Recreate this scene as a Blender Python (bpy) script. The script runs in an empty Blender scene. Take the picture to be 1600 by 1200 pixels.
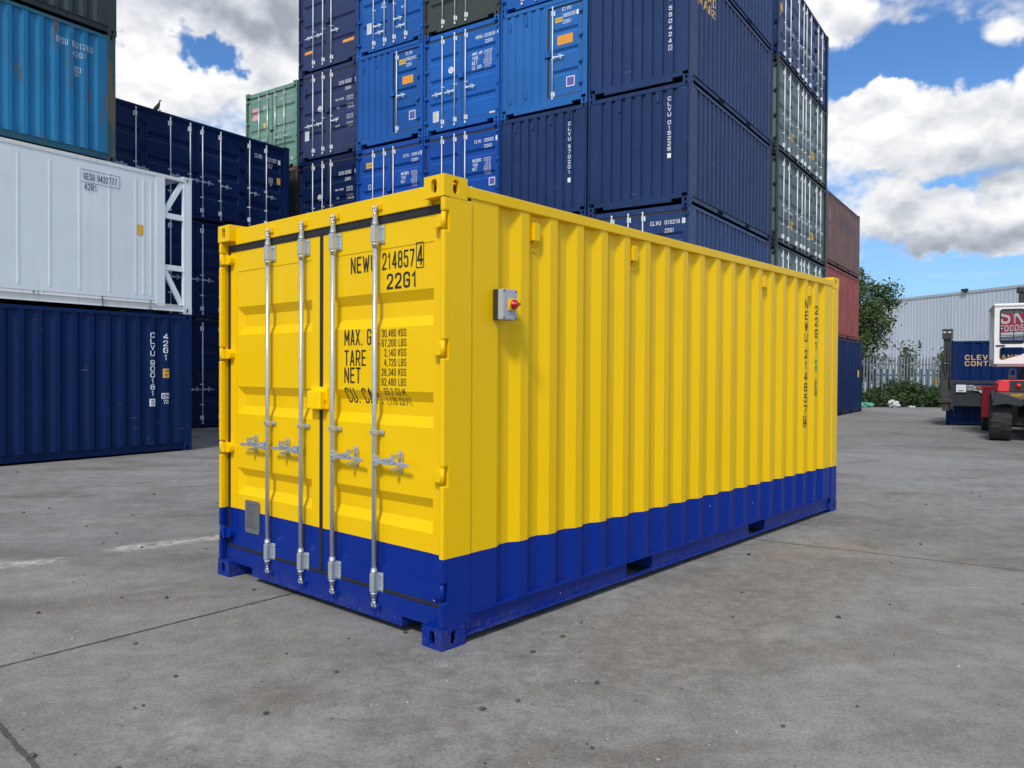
import bpy, bmesh, math, random
import numpy as np
from mathutils import Vector, Matrix
R = math.radians
PI = math.pi
scn = bpy.context.scene
C = scn.collection

# ------------------------------------------------------------------ camera
FPX = 1221.81
cam_d = bpy.data.cameras.new("camera")
cam_d.sensor_width = 36.0
cam_d.lens = FPX / 1600 * 36.0
cam_d.clip_start = 0.05
cam_d.clip_end = 3000
cam = bpy.data.objects.new("camera", cam_d)
C.objects.link(cam)
pitch, roll = -0.01454090, 0.00593572
fw = Vector((0, math.cos(pitch), math.sin(pitch)))
rt0 = Vector((1, 0, 0))
up0 = rt0.cross(fw)
rt = rt0 * math.cos(roll) + up0 * math.sin(roll)
up = -rt0 * math.sin(roll) + up0 * math.cos(roll)
M = Matrix.Identity(4)
for i in range(3):
    M[i][0] = rt[i]; M[i][1] = up[i]; M[i][2] = -fw[i]
M[2][3] = 1.51908
cam.matrix_world = M
scn.camera = cam

# ------------------------------------------------------------------ exposure
scn.view_settings.view_transform = 'Standard'
scn.view_settings.look = 'None'
scn.view_settings.exposure = 0.20
scn.view_settings.gamma = 1.0
scn.view_settings.use_curve_mapping = False

# ------------------------------------------------------------------ sun
SUN_EL, SUN_AZ = R(47), R(199)          # azimuth clockwise from +Y: behind the camera, a little to its left
sd = Vector((math.sin(SUN_AZ) * math.cos(SUN_EL), math.cos(SUN_AZ) * math.cos(SUN_EL), math.sin(SUN_EL)))
sun_d = bpy.data.lights.new("sun", 'SUN')
sun_d.energy = 2.3
sun_d.angle = R(9.5)
sun_d.color = (1.0, 0.95, 0.87)
sun = bpy.data.objects.new("sun", sun_d)
C.objects.link(sun)
sun.rotation_euler = sd.to_track_quat('Z', 'Y').to_euler()
sun.location = (0, 0, 30)


# ------------------------------------------------------------------ node helper
class NT:
    def __init__(self, tree):
        self.t = tree
        self.L = tree.links

    def n(self, typ, **kw):
        nd = self.t.nodes.new(typ)
        for k, v in kw.items():
            setattr(nd, k, v)
        return nd

    def put(self, sock, v):
        if v is None:
            return
        if hasattr(v, 'is_linked') or isinstance(v, bpy.types.NodeSocket):
            self.L.new(v, sock)
        else:
            sock.default_value = v

    def m(self, op, a, b=None, c=None, clamp=False):
        nd = self.n('ShaderNodeMath', operation=op, use_clamp=clamp)
        self.put(nd.inputs[0], a); self.put(nd.inputs[1], b); self.put(nd.inputs[2], c)
        return nd.outputs[0]

    def vm(self, op, a, b=None):
        nd = self.n('ShaderNodeVectorMath', operation=op)
        self.put(nd.inputs[0], a); self.put(nd.inputs[1], b)
        return nd.outputs[0]

    def noise(self, vec, scale, detail=4, rough=.55, dist=0.0):
        nd = self.n('ShaderNodeTexNoise')
        if vec is not None:
            self.L.new(vec, nd.inputs['Vector'])
        nd.inputs['Scale'].default_value = scale
        nd.inputs['Detail'].default_value = detail
        nd.inputs['Roughness'].default_value = rough
        nd.inputs['Distortion'].default_value = dist
        return nd.outputs['Fac']

    def mr(self, v, a, b, c=0.0, d=1.0, smooth=False):
        nd = self.n('ShaderNodeMapRange', interpolation_type='SMOOTHSTEP' if smooth else 'LINEAR')
        self.put(nd.inputs[0], v)
        for i, x in enumerate((a, b, c, d)):
            self.put(nd.inputs[i + 1], x)
        return nd.outputs[0]

    def mix(self, f, a, b, blend='MIX'):
        nd = self.n('ShaderNodeMix', data_type='RGBA', blend_type=blend)
        self.put(nd.inputs[0], f)
        self.put(nd.inputs[6], a if not isinstance(a, tuple) else (a + (1,))[:4])
        self.put(nd.inputs[7], b if not isinstance(b, tuple) else (b + (1,))[:4])
        return nd.outputs[2]

    def comb(self, x, y, z):
        nd = self.n('ShaderNodeCombineXYZ')
        self.put(nd.inputs[0], x); self.put(nd.inputs[1], y); self.put(nd.inputs[2], z)
        return nd.outputs[0]

    def sep(self, v):
        nd = self.n('ShaderNodeSeparateXYZ')
        self.L.new(v, nd.inputs[0])
        return nd.outputs

    def mapping(self, v, scale=(1, 1, 1), loc=(0, 0, 0), rot=(0, 0, 0)):
        nd = self.n('ShaderNodeMapping')
        self.L.new(v, nd.inputs[0])
        nd.inputs['Scale'].default_value = scale
        nd.inputs['Location'].default_value = loc
        nd.inputs['Rotation'].default_value = rot
        return nd.outputs[0]


# ------------------------------------------------------------------ world: sky and clouds
w = bpy.data.worlds.new("World")
scn.world = w
w.use_nodes = True
w.node_tree.nodes.clear()
N = NT(w.node_tree)
tc = N.n('ShaderNodeTexCoord')
D = N.vm('NORMALIZE', tc.outputs['Generated'])
dx, dy, dz = N.sep(D)
az = N.m('ARCTAN2', dx, dy)
el = N.m('ARCSINE', dz)
sky = N.n('ShaderNodeTexSky', sky_type='NISHITA')
sky.sun_disc = False
sky.sun_elevation = SUN_EL
sky.sun_rotation = SUN_AZ
sky.altitude = 50
sky.air_density = 1.0
sky.dust_density = 0.6
sky.ozone_density = 2.0
SK = 10.0                                   # radiance 1.0 through the 0.1 background strength


def ae(u, v):
    a = math.atan((u - 800) / FPX)
    e = math.atan((582 - v) / FPX * math.cos(a))
    return a, e


def blob(u, v, su, sv, wt):
    a, e = ae(u, v)
    x = N.m('DIVIDE', N.m('SUBTRACT', azb, a), su / FPX)
    y = N.m('DIVIDE', N.m('SUBTRACT', elb, e), sv / FPX)
    r2 = N.m('ADD', N.m('MULTIPLY', x, x), N.m('MULTIPLY', y, y))
    return N.m('MULTIPLY', N.m('POWER', 2.718, N.m('MULTIPLY', r2, -1.0)), wt)


def total(items):
    s = items[0]
    for it in items[1:]:
        s = N.m('ADD', s, it)
    return s


wa1 = N.noise(N.comb(az, el, 3.1), 9, 4, .6)
wa2 = N.noise(N.comb(az, el, 7.7), 9, 4, .6)
wb1 = N.noise(N.comb(az, el, 11.3), 34, 5, .6)
wb2 = N.noise(N.comb(az, el, 15.9), 34, 5, .6)
az_t, el_t = az, el
azb = N.m('ADD', az, N.m('ADD', N.m('MULTIPLY', N.m('SUBTRACT', wa1, .5), .13), N.m('MULTIPLY', N.m('SUBTRACT', wb1, .5), .05)))
elb = N.m('ADD', el, N.m('ADD', N.m('MULTIPLY', N.m('SUBTRACT', wa2, .5), .09), N.m('MULTIPLY', N.m('SUBTRACT', wb2, .5), .04)))


def billow(v):
    o = None
    for sc_, am in ((9, .55), (21, .28), (47, .14)):
        q = N.m('MULTIPLY', N.m('ABSOLUTE', N.m('MULTIPLY_ADD', N.noise(v, sc_, 1.5, .45, .15), 2.0, -1.0)), am * 2.2)
        o = q if o is None else N.m('ADD', o, q)
    return o


P = N.comb(az, N.m('MULTIPLY', el, 1.5), 0.37)
Pu = N.comb(az, N.m('MULTIPLY', N.m('ADD', el, 0.022), 1.5), 0.37)
n1 = N.noise(P, 5.2, 10, .56, .25)
b1, b1u = billow(P), billow(Pu)
n2 = N.noise(P, 2.6, 5, .5, .2)
n3 = N.noise(P, 13, 8, .6, .3)
bias = total([
    blob(350, 86, 50, 27, -.74), blob(286, 52, 20, 9, -.10), blob(182, 62, 10, 18, -.25),
    blob(235, 120, 80, 56, .42), blob(425, 130, 54, 40, .45), blob(330, 0, 200, 44, .50), blob(215, 40, 60, 30, .25), blob(450, 60, 50, 50, .35),
    blob(1400, 110, 120, 27, -.42), blob(1330, 102, 60, 26, -.22), blob(1510, 108, 80, 20, -.30),
    blob(1345, 226, 16, 11, -.30), blob(1395, 258, 26, 9, -.22), blob(1470, 280, 46, 9, -.34), blob(1540, 292, 20, 7, -.22),
    blob(1450, 452, 330, 52, -.75), blob(1420, 60, 40, 10, -.14),
    blob(1340, 30, 110, 34, .12), blob(1575, 56, 40, 22, .20), blob(1500, 50, 20, 12, .1), blob(1480, 200, 190, 50, .50), blob(1340, 165, 60, 24, .25),
    blob(1480, 340, 160, 46, .48), blob(1380, 190, 60, 30, .25), blob(1400, 335, 60, 34, .22), blob(1330, 120, 18, 9, .16)])
dens = N.m('ADD', N.m('ADD', N.m('MULTIPLY', N.m('SUBTRACT', n1, .5), 1.35), bias),
           N.m('ADD', .12, N.m('MULTIPLY', N.m('SUBTRACT', b1, .42), .42)))
cover = N.mr(dens, -.06, 0.24, 0, 1, True)
# sunlit tops and greyer undersides
relief = N.m('MINIMUM', N.m('MAXIMUM', N.m('MULTIPLY', N.m('SUBTRACT', b1, b1u), .40), -.16), .16)
greyb = total([blob(330, 0, 190, 44, .34), blob(450, 60, 60, 70, .22), blob(1560, 255, 110, 26, .30), blob(1440, 372, 130, 20, .36),
               blob(1350, 35, 100, 26, .18), blob(1560, 345, 70, 24, .12), blob(1390, 118, 26, 12, .2)])
thick = N.mr(dens, 0.1, 0.75, 0, .10)
lum = N.m('SUBTRACT', N.m('SUBTRACT', N.m('ADD', N.m('ADD', .91, relief), N.m('MULTIPLY', N.m('SUBTRACT', n3, .5), .22)), greyb), thick)
lum = N.m('ADD', lum, N.m('MULTIPLY', N.m('SUBTRACT', n2, .5), .3))
lum = N.m('MINIMUM', N.m('MAXIMUM', lum, .40), 1.0)
ctint = N.mix(N.mr(lum, .45, .95), (.84, .92, 1.06), (1.0, .985, .97))
csc = N.vm('SCALE', ctint)
csc_node = w.node_tree.nodes[-1]
N.put(csc_node.inputs['Scale'], N.m('MULTIPLY', lum, SK * .98))
haze_l = N.mr(el, 0.0, 0.34, .48, 0.0)
skyc = N.mix(1.0, sky.outputs[0], (.60, .95, 1.32), 'MULTIPLY')
skyc = N.mix(haze_l, skyc, (3.6, 5.6, 8.2))
wisp = N.m('MULTIPLY', N.mr(N.noise(N.comb(N.m('MULTIPLY', az, 1.0), N.m('MULTIPLY', el, 9.0), 0.1), 7, 6, .6, .4), .52, .75, 0, .35), N.mr(el, .16, .08, 0, 1))
skyc = N.mix(wisp, skyc, (7.5, 8.2, 9.2))
col = N.mix(cover, skyc, csc)
bg = N.n('ShaderNodeBackground')
N.L.new(col, bg.inputs[0])
bg.inputs[1].default_value = 0.1
wo = N.n('ShaderNodeOutputWorld')
N.L.new(bg.outputs[0], wo.inputs[0])


# ------------------------------------------------------------------ materials
def new_mat(name):
    m = bpy.data.materials.new(name)
    m.use_nodes = True
    m.node_tree.nodes.clear()
    nt = NT(m.node_tree)
    b = nt.n('ShaderNodeBsdfPrincipled')
    o = nt.n('ShaderNodeOutputMaterial')
    nt.L.new(b.outputs[0], o.inputs[0])
    return m, nt, b


def place_coords(nt):
    """object coordinates shifted by where the thing stands, so no two containers share a stain"""
    t = nt.n('ShaderNodeTexCoord')
    oi = nt.n('ShaderNodeObjectInfo')
    return t.outputs['Object'], nt.vm('ADD', t.outputs['Object'], oi.outputs['Location'])


def paint(name, rgb, rough=.38, var=.10, dirt=.12, rust=0.0, band=None, spec=.28, dirtcol=(.12, .11, .10), fade=None, scratch=0.0, bump=.0):
    m, nt, b = new_mat(name)
    obc, pc = place_coords(nt)
    col = rgb
    if band:
        z = nt.sep(obc)[2]
        edge = nt.m('ADD', z, nt.m('MULTIPLY', nt.m('SUBTRACT', nt.noise(pc, 30, 2), .5), .003))
        f = nt.m('LESS_THAN', edge, band[1])
        col = nt.mix(f, rgb, band[0])
    big = nt.noise(pc, .9, 5, .6)
    whole = nt.noise(nt.n('ShaderNodeObjectInfo').outputs['Location'] if not band else obc, .31, 0) if not band else .5
    k = nt.m('MULTIPLY', nt.mr(big, .3, .7, 1 - var, 1 + var), nt.mr(whole, .3, .7, .84, 1.16))
    kv = nt.comb(k, k, k)
    col = nt.mix(1.0, col, kv, 'MULTIPLY')
    if fade:
        col = nt.mix(nt.mr(nt.noise(pc, 1.7, 6, .65), .45, .75, 0, fade[1]), col, fade[0])
    st = nt.noise(nt.mapping(pc, (9, 9, .55)), 1.0, 6, .62)
    sp = nt.noise(pc, 22, 5, .65)
    df = nt.m('ADD', nt.mr(st, .52, .8, 0, dirt), nt.mr(sp, .6, .85, 0, dirt * .8))
    col = nt.mix(df, col, dirtcol)
    if scratch:
        sc = nt.noise(nt.mapping(pc, (3, 3, 40), rot=(.3, .2, 0)), 1.3, 3, .5)
        sf = nt.m('MULTIPLY', nt.mr(sc, .70, .72, 0, scratch), nt.mr(nt.noise(pc, 1.3, 2), .52, .62))
        col = nt.mix(sf, col, (.5, .5, .48))
    rg = nt.mr(nt.noise(pc, 5, 5, .6), .3, .7, rough - .06, rough + .08)
    if band:                                        # chips, knocks and a film of yard dust low down
        vo = nt.n('ShaderNodeTexVoronoi', feature='F1')
        nt.L.new(obc, vo.inputs['Vector']); vo.inputs['Scale'].default_value = 26
        r0, r1 = nt.sep(vo.outputs['Color'])[0], nt.sep(vo.outputs['Color'])[1]
        low = nt.mr(z, 0.0, .55, 1.0, .12)
        chip = nt.m('MULTIPLY', nt.m('GREATER_THAN', r0, nt.m('SUBTRACT', 1.0, nt.m('MULTIPLY', low, .05))), nt.m('LESS_THAN', nt.m('ADD', vo.outputs['Distance'], nt.m('MULTIPLY', sp, .10)), nt.mr(r1, 0, 1, .06, .20)))
        col = nt.mix(nt.m('MULTIPLY', chip, .8), col, (.50, .52, .55))
        scf = nt.noise(nt.mapping(obc, (2, 2, 26)), 1.6, 5, .6)
        col = nt.mix(nt.m('MULTIPLY', nt.mr(scf, .66, .70, 0, .35), nt.mr(z, .30, .0, 0, 1)), col, (.20, .22, .27))
        dust = nt.m('MULTIPLY', nt.mr(z, .22, .02, 0, 1), nt.mr(nt.noise(obc, 7, 6, .65), .40, .70, 0, .30))
        col = nt.mix(dust, col, (.095, .09, .085))
        rub = nt.m('MULTIPLY', nt.mr(nt.noise(obc, 40, 5, .7), .56, .62), nt.mr(nt.m('ABSOLUTE', nt.m('SUBTRACT', z, .06)), .06, .03, 0, .35))
        col = nt.mix(rub, col, (.17, .16, .15))
    if rust:
        rn = nt.noise(nt.mapping(pc, (9, 9, .62)), 1.0, 9, .70)
        rl = nt.noise(pc, 1.1, 3, .5)
        rf = nt.mr(nt.m('ADD', rn, nt.m('MULTIPLY', nt.m('SUBTRACT', rl, .5), .55)), .66 - rust * .2, .72 - rust * .2, 0, 1)
        rc = nt.mix(nt.noise(pc, 30, 4), (.045, .034, .028), (.19, .145, .11))
        col = nt.mix(rf, col, rc)
        rg = nt.mr(rf, 0, 1, rough, .85)
    nt.put(b.inputs['Base Color'], col if not isinstance(col, tuple) else col + (1,))
    nt.put(b.inputs['Roughness'], rg)
    b.inputs['Specular IOR Level'].default_value = spec
    if bump:
        bn = nt.n('ShaderNodeBump')
        bn.inputs['Strength'].default_value = bump
        bn.inputs['Distance'].default_value = .01
        nt.L.new(nt.noise(pc, 3.0, 4, .55), bn.inputs['Height'])
        nt.L.new(bn.outputs[0], b.inputs['Normal'])
    return m


def plain(name, rgb, rough=.5, metal=0.0, var=.12, scale=20, spec=.5):
    m, nt, b = new_mat(name)
    obc, pc = place_coords(nt)
    k = nt.mr(nt.noise(pc, scale, 5, .6), .25, .75, 1 - var, 1 + var)
    nt.put(b.inputs['Base Color'], nt.mix(1.0, rgb, nt.comb(k, k, k), 'MULTIPLY'))
    nt.put(b.inputs['Roughness'], nt.mr(nt.noise(pc, scale * .7, 4, .6), .3, .7, max(.05, rough - .08), min(1, rough + .08)))
    b.inputs['Metallic'].default_value = metal
    b.inputs['Specular IOR Level'].default_value = spec
    return m


BLUE_BAND = ((.0005, .023, .240, 1), .500)
YEL = (.89, .555, .001)
MT = dict(
    hero=paint("yellow_and_blue_paint", YEL, .36, .03, .02, band=BLUE_BAND, bump=.04, spec=.2),
    yellow=paint("yellow_paint", YEL, .36, .03, .02, spec=.2),
    navy=paint("navy_paint", (.016, .041, .130), .42, .10, .12, scratch=.3, bump=.22),
    navy_b=paint("purple_navy_paint", (.023, .035, .104), .45, .10, .12, scratch=.35, bump=.22),
    navy_c=paint("dark_navy_paint", (.004, .016, .075), .40, .10, .06, scratch=.2, spec=.2, bump=.22),
    navy_d=paint("deep_navy_paint", (.003, .020, .095), .42, .08, .05, scratch=.3, spec=.14, bump=.22),
    blue=paint("bright_blue_paint", (.010, .110, .410), .40, .08, .10, scratch=.15, bump=.22),
    blue_b=paint("royal_blue_paint", (.008, .075, .370), .40, .08, .10, scratch=.15, bump=.22),
    blue_c=paint("steel_blue_paint", (.018, .120, .360), .42, .08, .12, scratch=.15, bump=.22),
    olive=paint("dark_green_paint", (.045, .058, .052), .5, .10, .12),
    slate=paint("slate_green_paint", (.030, .048, .048), .55, .10, .15),
    grgreen=paint("grey_green_paint", (.135, .185, .180), .5, .10, .14, bump=.22),
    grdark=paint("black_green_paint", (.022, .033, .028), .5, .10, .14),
    mint=paint("pale_green_paint", (.150, .290, .215), .5, .08, .16, bump=.22),
    cyan=paint("weathered_cyan_paint", (.010, .155, .330), .5, .14, .30, rust=.26, scratch=.25, dirtcol=(.05, .07, .08), bump=.25),
    rustpost=paint("rusty_teal_paint", (.035, .075, .085), .65, .15, .35, rust=.62),
    white=paint("white_paint", (.66, .72, .76), .42, .05, .14, dirtcol=(.34, .31, .27), scratch=.3),
    whiterust=paint("stained_white_paint", (.64, .66, .66), .5, .06, .34, rust=.13, dirtcol=(.32, .27, .22)),
    brown=paint("faded_brown_paint", (.175, .105, .095), .65, .12, .30, rust=.05, fade=((.24, .17, .15, 1), .5), bump=.22),
    red=paint("faded_red_paint", (.330, .075, .065), .6, .12, .25, rust=.03, fade=((.36, .16, .14, 1), .5), bump=.22),
    steel=plain("galvanised_steel", (.57, .61, .63), .30, .60, .05, 45),
    zinc=plain("bright_zinc", (.74, .78, .80), .42, .15, .10, 30),
    rubber=plain("black_rubber", (.014, .014, .015), .62, 0, .3, 25),
    gasket=plain("grey_gasket_rubber", (.040, .038, .036), .6, 0, .2, 25),
    black=plain("black_lettering", (.010, .010, .012), .5, 0, .1),
    ink=plain("white_lettering", (.86, .87, .89), .5, 0, .08),
    inkfade=plain("worn_white_lettering", (.46, .50, .55), .6, 0, .25, 60),
    inkblue=plain("blue_lettering", (.03, .06, .22), .5, 0, .1),
    orange=plain("orange_sticker", (.80, .33, .03), .5, 0, .08),
    amber=plain("amber_sticker", (.78, .47, .05), .5, 0, .08),
    pink=plain("pink_sticker", (.68, .36, .42), .5, 0, .1),
    lime=plain("lime_sticker", (.38, .62, .10), .5, 0, .1),
    violet=plain("violet_lettering", (.12, .10, .38), .5, 0, .1),
    plate=plain("stamped_data_plate", (.20, .205, .21), .45, .4, .25, 90),
    platemark=plain("stamped_plate_text", (.12, .12, .125), .5, .3, .2, 90),
    paper=plain("white_sticker", (.70, .70, .72), .5, 0, .1, 40),
    grip=plain("dark_grip", (.035, .037, .042), .6, 0, .15),
    switchgrey=plain("grey_plastic", (.40, .43, .48), .5, 0, .04),
    switchdark=plain("dark_plastic", (.030, .030, .030), .5, 0, .05),
    redplastic=plain("red_plastic", (.55, .008, .012), .3, 0, .05),
    yelplastic=plain("yellow_plastic", (.82, .50, .02), .4, 0, .05),
    machine=plain("greasy_machine_steel", (.055, .052, .048), .6, .2, .35, 9),
    machdark=plain("charcoal_machine_paint", (.022, .025, .028), .5, 0, .25, 8),
    trured=paint("truck_red_paint", (.66, .040, .055), .45, .08, .10),
    truwhite=paint("truck_white_paint", (.70, .69, .66), .45, .05, .10),
    tyre=plain("tyre_rubber", (.030, .029, .027), .8, 0, .3, 14),
    brownplate=plain("rusty_brown_plate", (.16, .095, .06), .7, 0, .3, 15),
    lens=plain("red_lens", (.35, .01, .01), .2, 0, .1),
    palisade=plain("galvanised_palisade", (.19, .215, .22), .55, .3, .18, 6),
    bluepale=plain("blue_palisade_paint", (.06, .13, .22), .5, 0, .15, 6),
    bark=plain("bark", (.055, .045, .032), .9, 0, .4, 12),
    pigeon=plain("grey_brown_feathers", (.055, .050, .042), .8, 0, .3, 30),
    bag=plain("crumpled_white_plastic", (.62, .63, .64), .45, 0, .1, 12),
    teal=plain("torn_green_wrapper", (.10, .36, .26), .5, 0, .3, 12),
    stone=plain("grit", (.075, .072, .070), .9, 0, .5, 8),
    palestone=plain("pale_grit", (.36, .35, .33), .9, 0, .4, 8),
    signred=plain("sign_red", (.50, .030, .060), .5, 0, .05),
    signwhite=plain("sign_white", (.72, .72, .72), .5, 0, .05),
    logo=plain("gold_lettering", (.74, .45, .09), .5, 0, .08),
)


def mk_leaf(name, a, b, c):
    m, nt, bs = new_mat(name)
    oi = nt.n('ShaderNodeNewGeometry')
    t = nt.n('ShaderNodeTexCoord')
    rnd = oi.outputs['Random Per Island']
    col = nt.mix(rnd, a, b)
    col = nt.mix(nt.mr(nt.noise(t.outputs['Object'], .9, 3), .42, .68), col, c)
    nt.L.new(col, bs.inputs['Base Color'])
    bs.inputs['Roughness'].default_value = .55
    tr = nt.n('ShaderNodeBsdfTranslucent')
    nt.L.new(nt.mix(1.0, col, (1.3, 1.5, .6), 'MULTIPLY'), tr.inputs[0])
    mx = nt.n('ShaderNodeMixShader')
    mx.inputs[0].default_value = .22
    nt.L.new(bs.outputs[0], mx.inputs[1])
    nt.L.new(tr.outputs[0], mx.inputs[2])
    out = [x for x in m.node_tree.nodes if x.type == 'OUTPUT_MATERIAL'][0]
    nt.L.new(mx.outputs[0], out.inputs[0])
    return m


MT['leaf'] = mk_leaf("tree_leaves", (.034, .070, .016, 1), (.105, .155, .040, 1), (.065, .105, .030, 1))
MT['bramble'] = mk_leaf("bramble_leaves", (.022, .050, .016, 1), (.075, .125, .035, 1), (.040, .075, .024, 1))


def mk_glass():
    m, nt, bs = new_mat("cab_glass")
    bs.inputs['Base Color'].default_value = (.55, .60, .62, 1)
    bs.inputs['Roughness'].default_value = .03
    bs.inputs['Transmission Weight'].default_value = 1.0
    bs.inputs['IOR'].default_value = 1.02
    return m


MT['glass'] = mk_glass()


def mk_warehouse():
    m, nt, bs = new_mat("grey_cladding")
    obc, pc = place_coords(nt)
    k = nt.mr(nt.noise(nt.mapping(pc, (.6, .6, .15)), 1, 5, .6), .3, .7, .93, 1.07)
    nt.put(bs.inputs['Base Color'], nt.mix(1.0, (.46, .50, .55), nt.comb(k, k, k), 'MULTIPLY'))
    bs.inputs['Roughness'].default_value = .5
    return m


MT['clad'] = mk_warehouse()


def mk_ground():
    m, nt, bs = new_mat("worn_concrete")
    t = nt.n('ShaderNodeTexCoord')
    p = t.outputs['Object']
    x, y, z = nt.sep(p)
    a = nt.noise(p, .22, 6, .6, .4)
    b = nt.noise(p, 1.1, 7, .62, .6)
    c = nt.noise(p, 6.5, 7, .66, .3)
    d = nt.noise(p, 55, 6, .7)
    dd = nt.noise(p, 150, 4, .75)
    col = nt.mix(nt.mr(a, .35, .65), (0.189, 0.187, 0.179, 1), (0.262, 0.260, 0.249, 1))
    col = nt.mix(nt.mr(b, .42, .72, 0, .42), col, (0.305, 0.302, 0.290, 1))
    col = nt.mix(nt.mr(b, .50, .24, 0, .42), col, (0.138, 0.137, 0.131, 1))
    # rubbery darker smears along the way vehicles go
    sm = nt.noise(nt.mapping(p, (.35, 1.6, 1), rot=(0, 0, R(24))), 1.0, 7, .62, .9)
    col = nt.mix(nt.mr(sm, .50, .68, 0, .42), col, (0.152, 0.150, 0.144, 1))
    sm2 = nt.noise(nt.mapping(p, (.5, 2.6, 1), rot=(0, 0, R(-31))), 1.0, 7, .66, 1.2)
    col = nt.mix(nt.mr(sm2, .56, .74, 0, .38), col, (0.327, 0.324, 0.311, 1))
    et = nt.noise(nt.mapping(p, (1, 1.8, 1), loc=(4, 2, 0), rot=(0, 0, R(-50))), .55, 6, .62, .6)
    col = nt.mix(nt.mr(et, .50, .66, 0, .55), col, (0.124, 0.108, 0.086, 1))
    # tread prints and dark blotches in front of the long side
    tp = nt.noise(nt.mapping(p, (1, 1, 1), rot=(0, 0, R(20))), 7.5, 4, .55, 1.0)
    tm_ = nt.m('MULTIPLY', nt.mr(nt.m('ABSOLUTE', nt.m('SUBTRACT', nt.m('ADD', nt.m('MULTIPLY', x, -.75), nt.m('MULTIPLY', y, .66)), 2.55)), 1.3, .4, 0, 1, True), nt.mr(tp,   .50, .60, 0, .26))
    col = nt.mix(tm_, col, (0.084, 0.080, 0.072, 1))
    # scuffed, flaky skin of the slab
    fl = nt.noise(p, 11, 9, .72, 1.4)
    col = nt.mix(nt.mr(fl, .55, .61, 0, .16), col, (0.325, 0.322, 0.309, 1))
    col = nt.mix(nt.mr(fl, .45, .38, 0, .20), col, (0.124, 0.123, 0.118, 1))
    k = nt.mr(c, .25, .75, .80, 1.20)
    col = nt.mix(1.0, col, nt.comb(k, k, k), 'MULTIPLY')
    k = nt.mr(d, .25, .75, .62, 1.38)
    col = nt.mix(1.0, col, nt.comb(k, k, k), 'MULTIPLY')
    k = nt.mr(dd, .25, .75, .62, 1.38)
    col = nt.mix(1.0, col, nt.comb(k, k, k), 'MULTIPLY')
    # light and dark grains
    vo = nt.n('ShaderNodeTexVoronoi', feature='F1')
    nt.L.new(p, vo.inputs['Vector']); vo.inputs['Scale'].default_value = 38
    rn = nt.sep(vo.outputs['Color'])[0]
    sz = nt.sep(vo.outputs['Color'])[1]
    dot = nt.m('MULTIPLY', nt.m('GREATER_THAN', rn, .90), nt.m('LESS_THAN', vo.outputs['Distance'], nt.mr(sz, 0, 1, .06, .24)))
    col = nt.mix(nt.m('MULTIPLY', dot, .75), col, (.40, .39, .37, 1))
    dot2 = nt.m('MULTIPLY', nt.m('LESS_THAN', rn, .045), nt.m('LESS_THAN', vo.outputs['Distance'], nt.mr(sz, 0, 1, .06, .20)))
    col = nt.mix(nt.m('MULTIPLY', dot2, .8), col, (.035, .034, .034, 1))

    # spilt pale dust lying along a line beside the yellow container, and warm darker bands
    def streak_mask(x0, y0, x1, y1, wd, st, nz=3.5):
        ux, uy = x1 - x0, y1 - y0
        L = math.hypot(ux, uy); ux /= L; uy /= L
        ax = nt.m('SUBTRACT', x, x0); ay = nt.m('SUBTRACT', y, y0)
        s = nt.m('ADD', nt.m('MULTIPLY', ax, ux), nt.m('MULTIPLY', ay, uy))
        q = nt.m('ABSOLUTE', nt.m('SUBTRACT', nt.m('MULTIPLY', ay, ux), nt.m('MULTIPLY', ax, uy)))
        q = nt.m('ADD', q, nt.m('MULTIPLY', nt.m('SUBTRACT', nt.noise(p, nz, 7, .7), .5), wd * 2.4))
        f = nt.mr(q, wd, wd * .15, 0, 1, True)
        f = nt.m('MULTIPLY', f, nt.m('MULTIPLY', nt.mr(s, 0, L * .2, 0, 1, True), nt.mr(s, L, L * .8, 0, 1, True)))
        return nt.m('MULTIPLY', f, nt.m('MULTIPLY', st, nt.mr(nt.noise(p, 11, 7, .8), .42, .60)))
    col = nt.mix(streak_mask(-3.45, 6.50, -2.5, 7.25, .17, .95, 5), col, (.60, .56, .50, 1))
    col = nt.mix(streak_mask(-4.6, 5.75, -3.45, 6.30, .15, .85, 5), col, (.58, .55, .50, 1))
    col = nt.mix(streak_mask(-2.7, 7.15, -1.95, 7.6, .12, .6, 5), col, (.50, .47, .43, 1))
    col = nt.mix(streak_mask(-.1, 3.2, 3.0, 6.9, 1.1, .42, 1.6), col, (.118, .104, .082, 1))  # broad warm darker band along the container's long side
    col = nt.mix(streak_mask(-1.9, 3.0, .2, 2.6, .9, .40, 1.6), col, (.112, .100, .082, 1))  # broad warm darker band across the foreground
    col = nt.mix(streak_mask(2.0, 6.6, 3.3, 6.9, .45, .35), col, (.36, .275, .20, 1))
    col = nt.mix(streak_mask(-1.6, 3.3, -.6, 3.15, .22, .45, 6), col, (.46, .44, .42, 1))
    col = nt.mix(streak_mask(1.6, 3.4, 3.2, 4.2, .5, .28, 5), col, (.32, .31, .30, 1))
    # colour, roughness and bump go to the shader
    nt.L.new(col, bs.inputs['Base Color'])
    nt.put(bs.inputs['Roughness'], nt.mr(b, .3, .7, .70, .90))
    bs.inputs['Specular IOR Level'].default_value = .3
    bn = nt.n('ShaderNodeBump')
    bn.inputs['Strength'].default_value = .55
    bn.inputs['Distance'].default_value = .012
    h = nt.m('ADD', nt.m('MULTIPLY', c, .5), nt.m('ADD', nt.m('MULTIPLY', d, .35), nt.m('MULTIPLY', fl, .5)))
    nt.L.new(h, bn.inputs['Height'])
    nt.L.new(bn.outputs[0], bs.inputs['Normal'])
    return m


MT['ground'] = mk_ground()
MT['joint'] = plain("dark_joint_filler", (.072, .068, .062), .9, 0, .6, 60)


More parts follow.
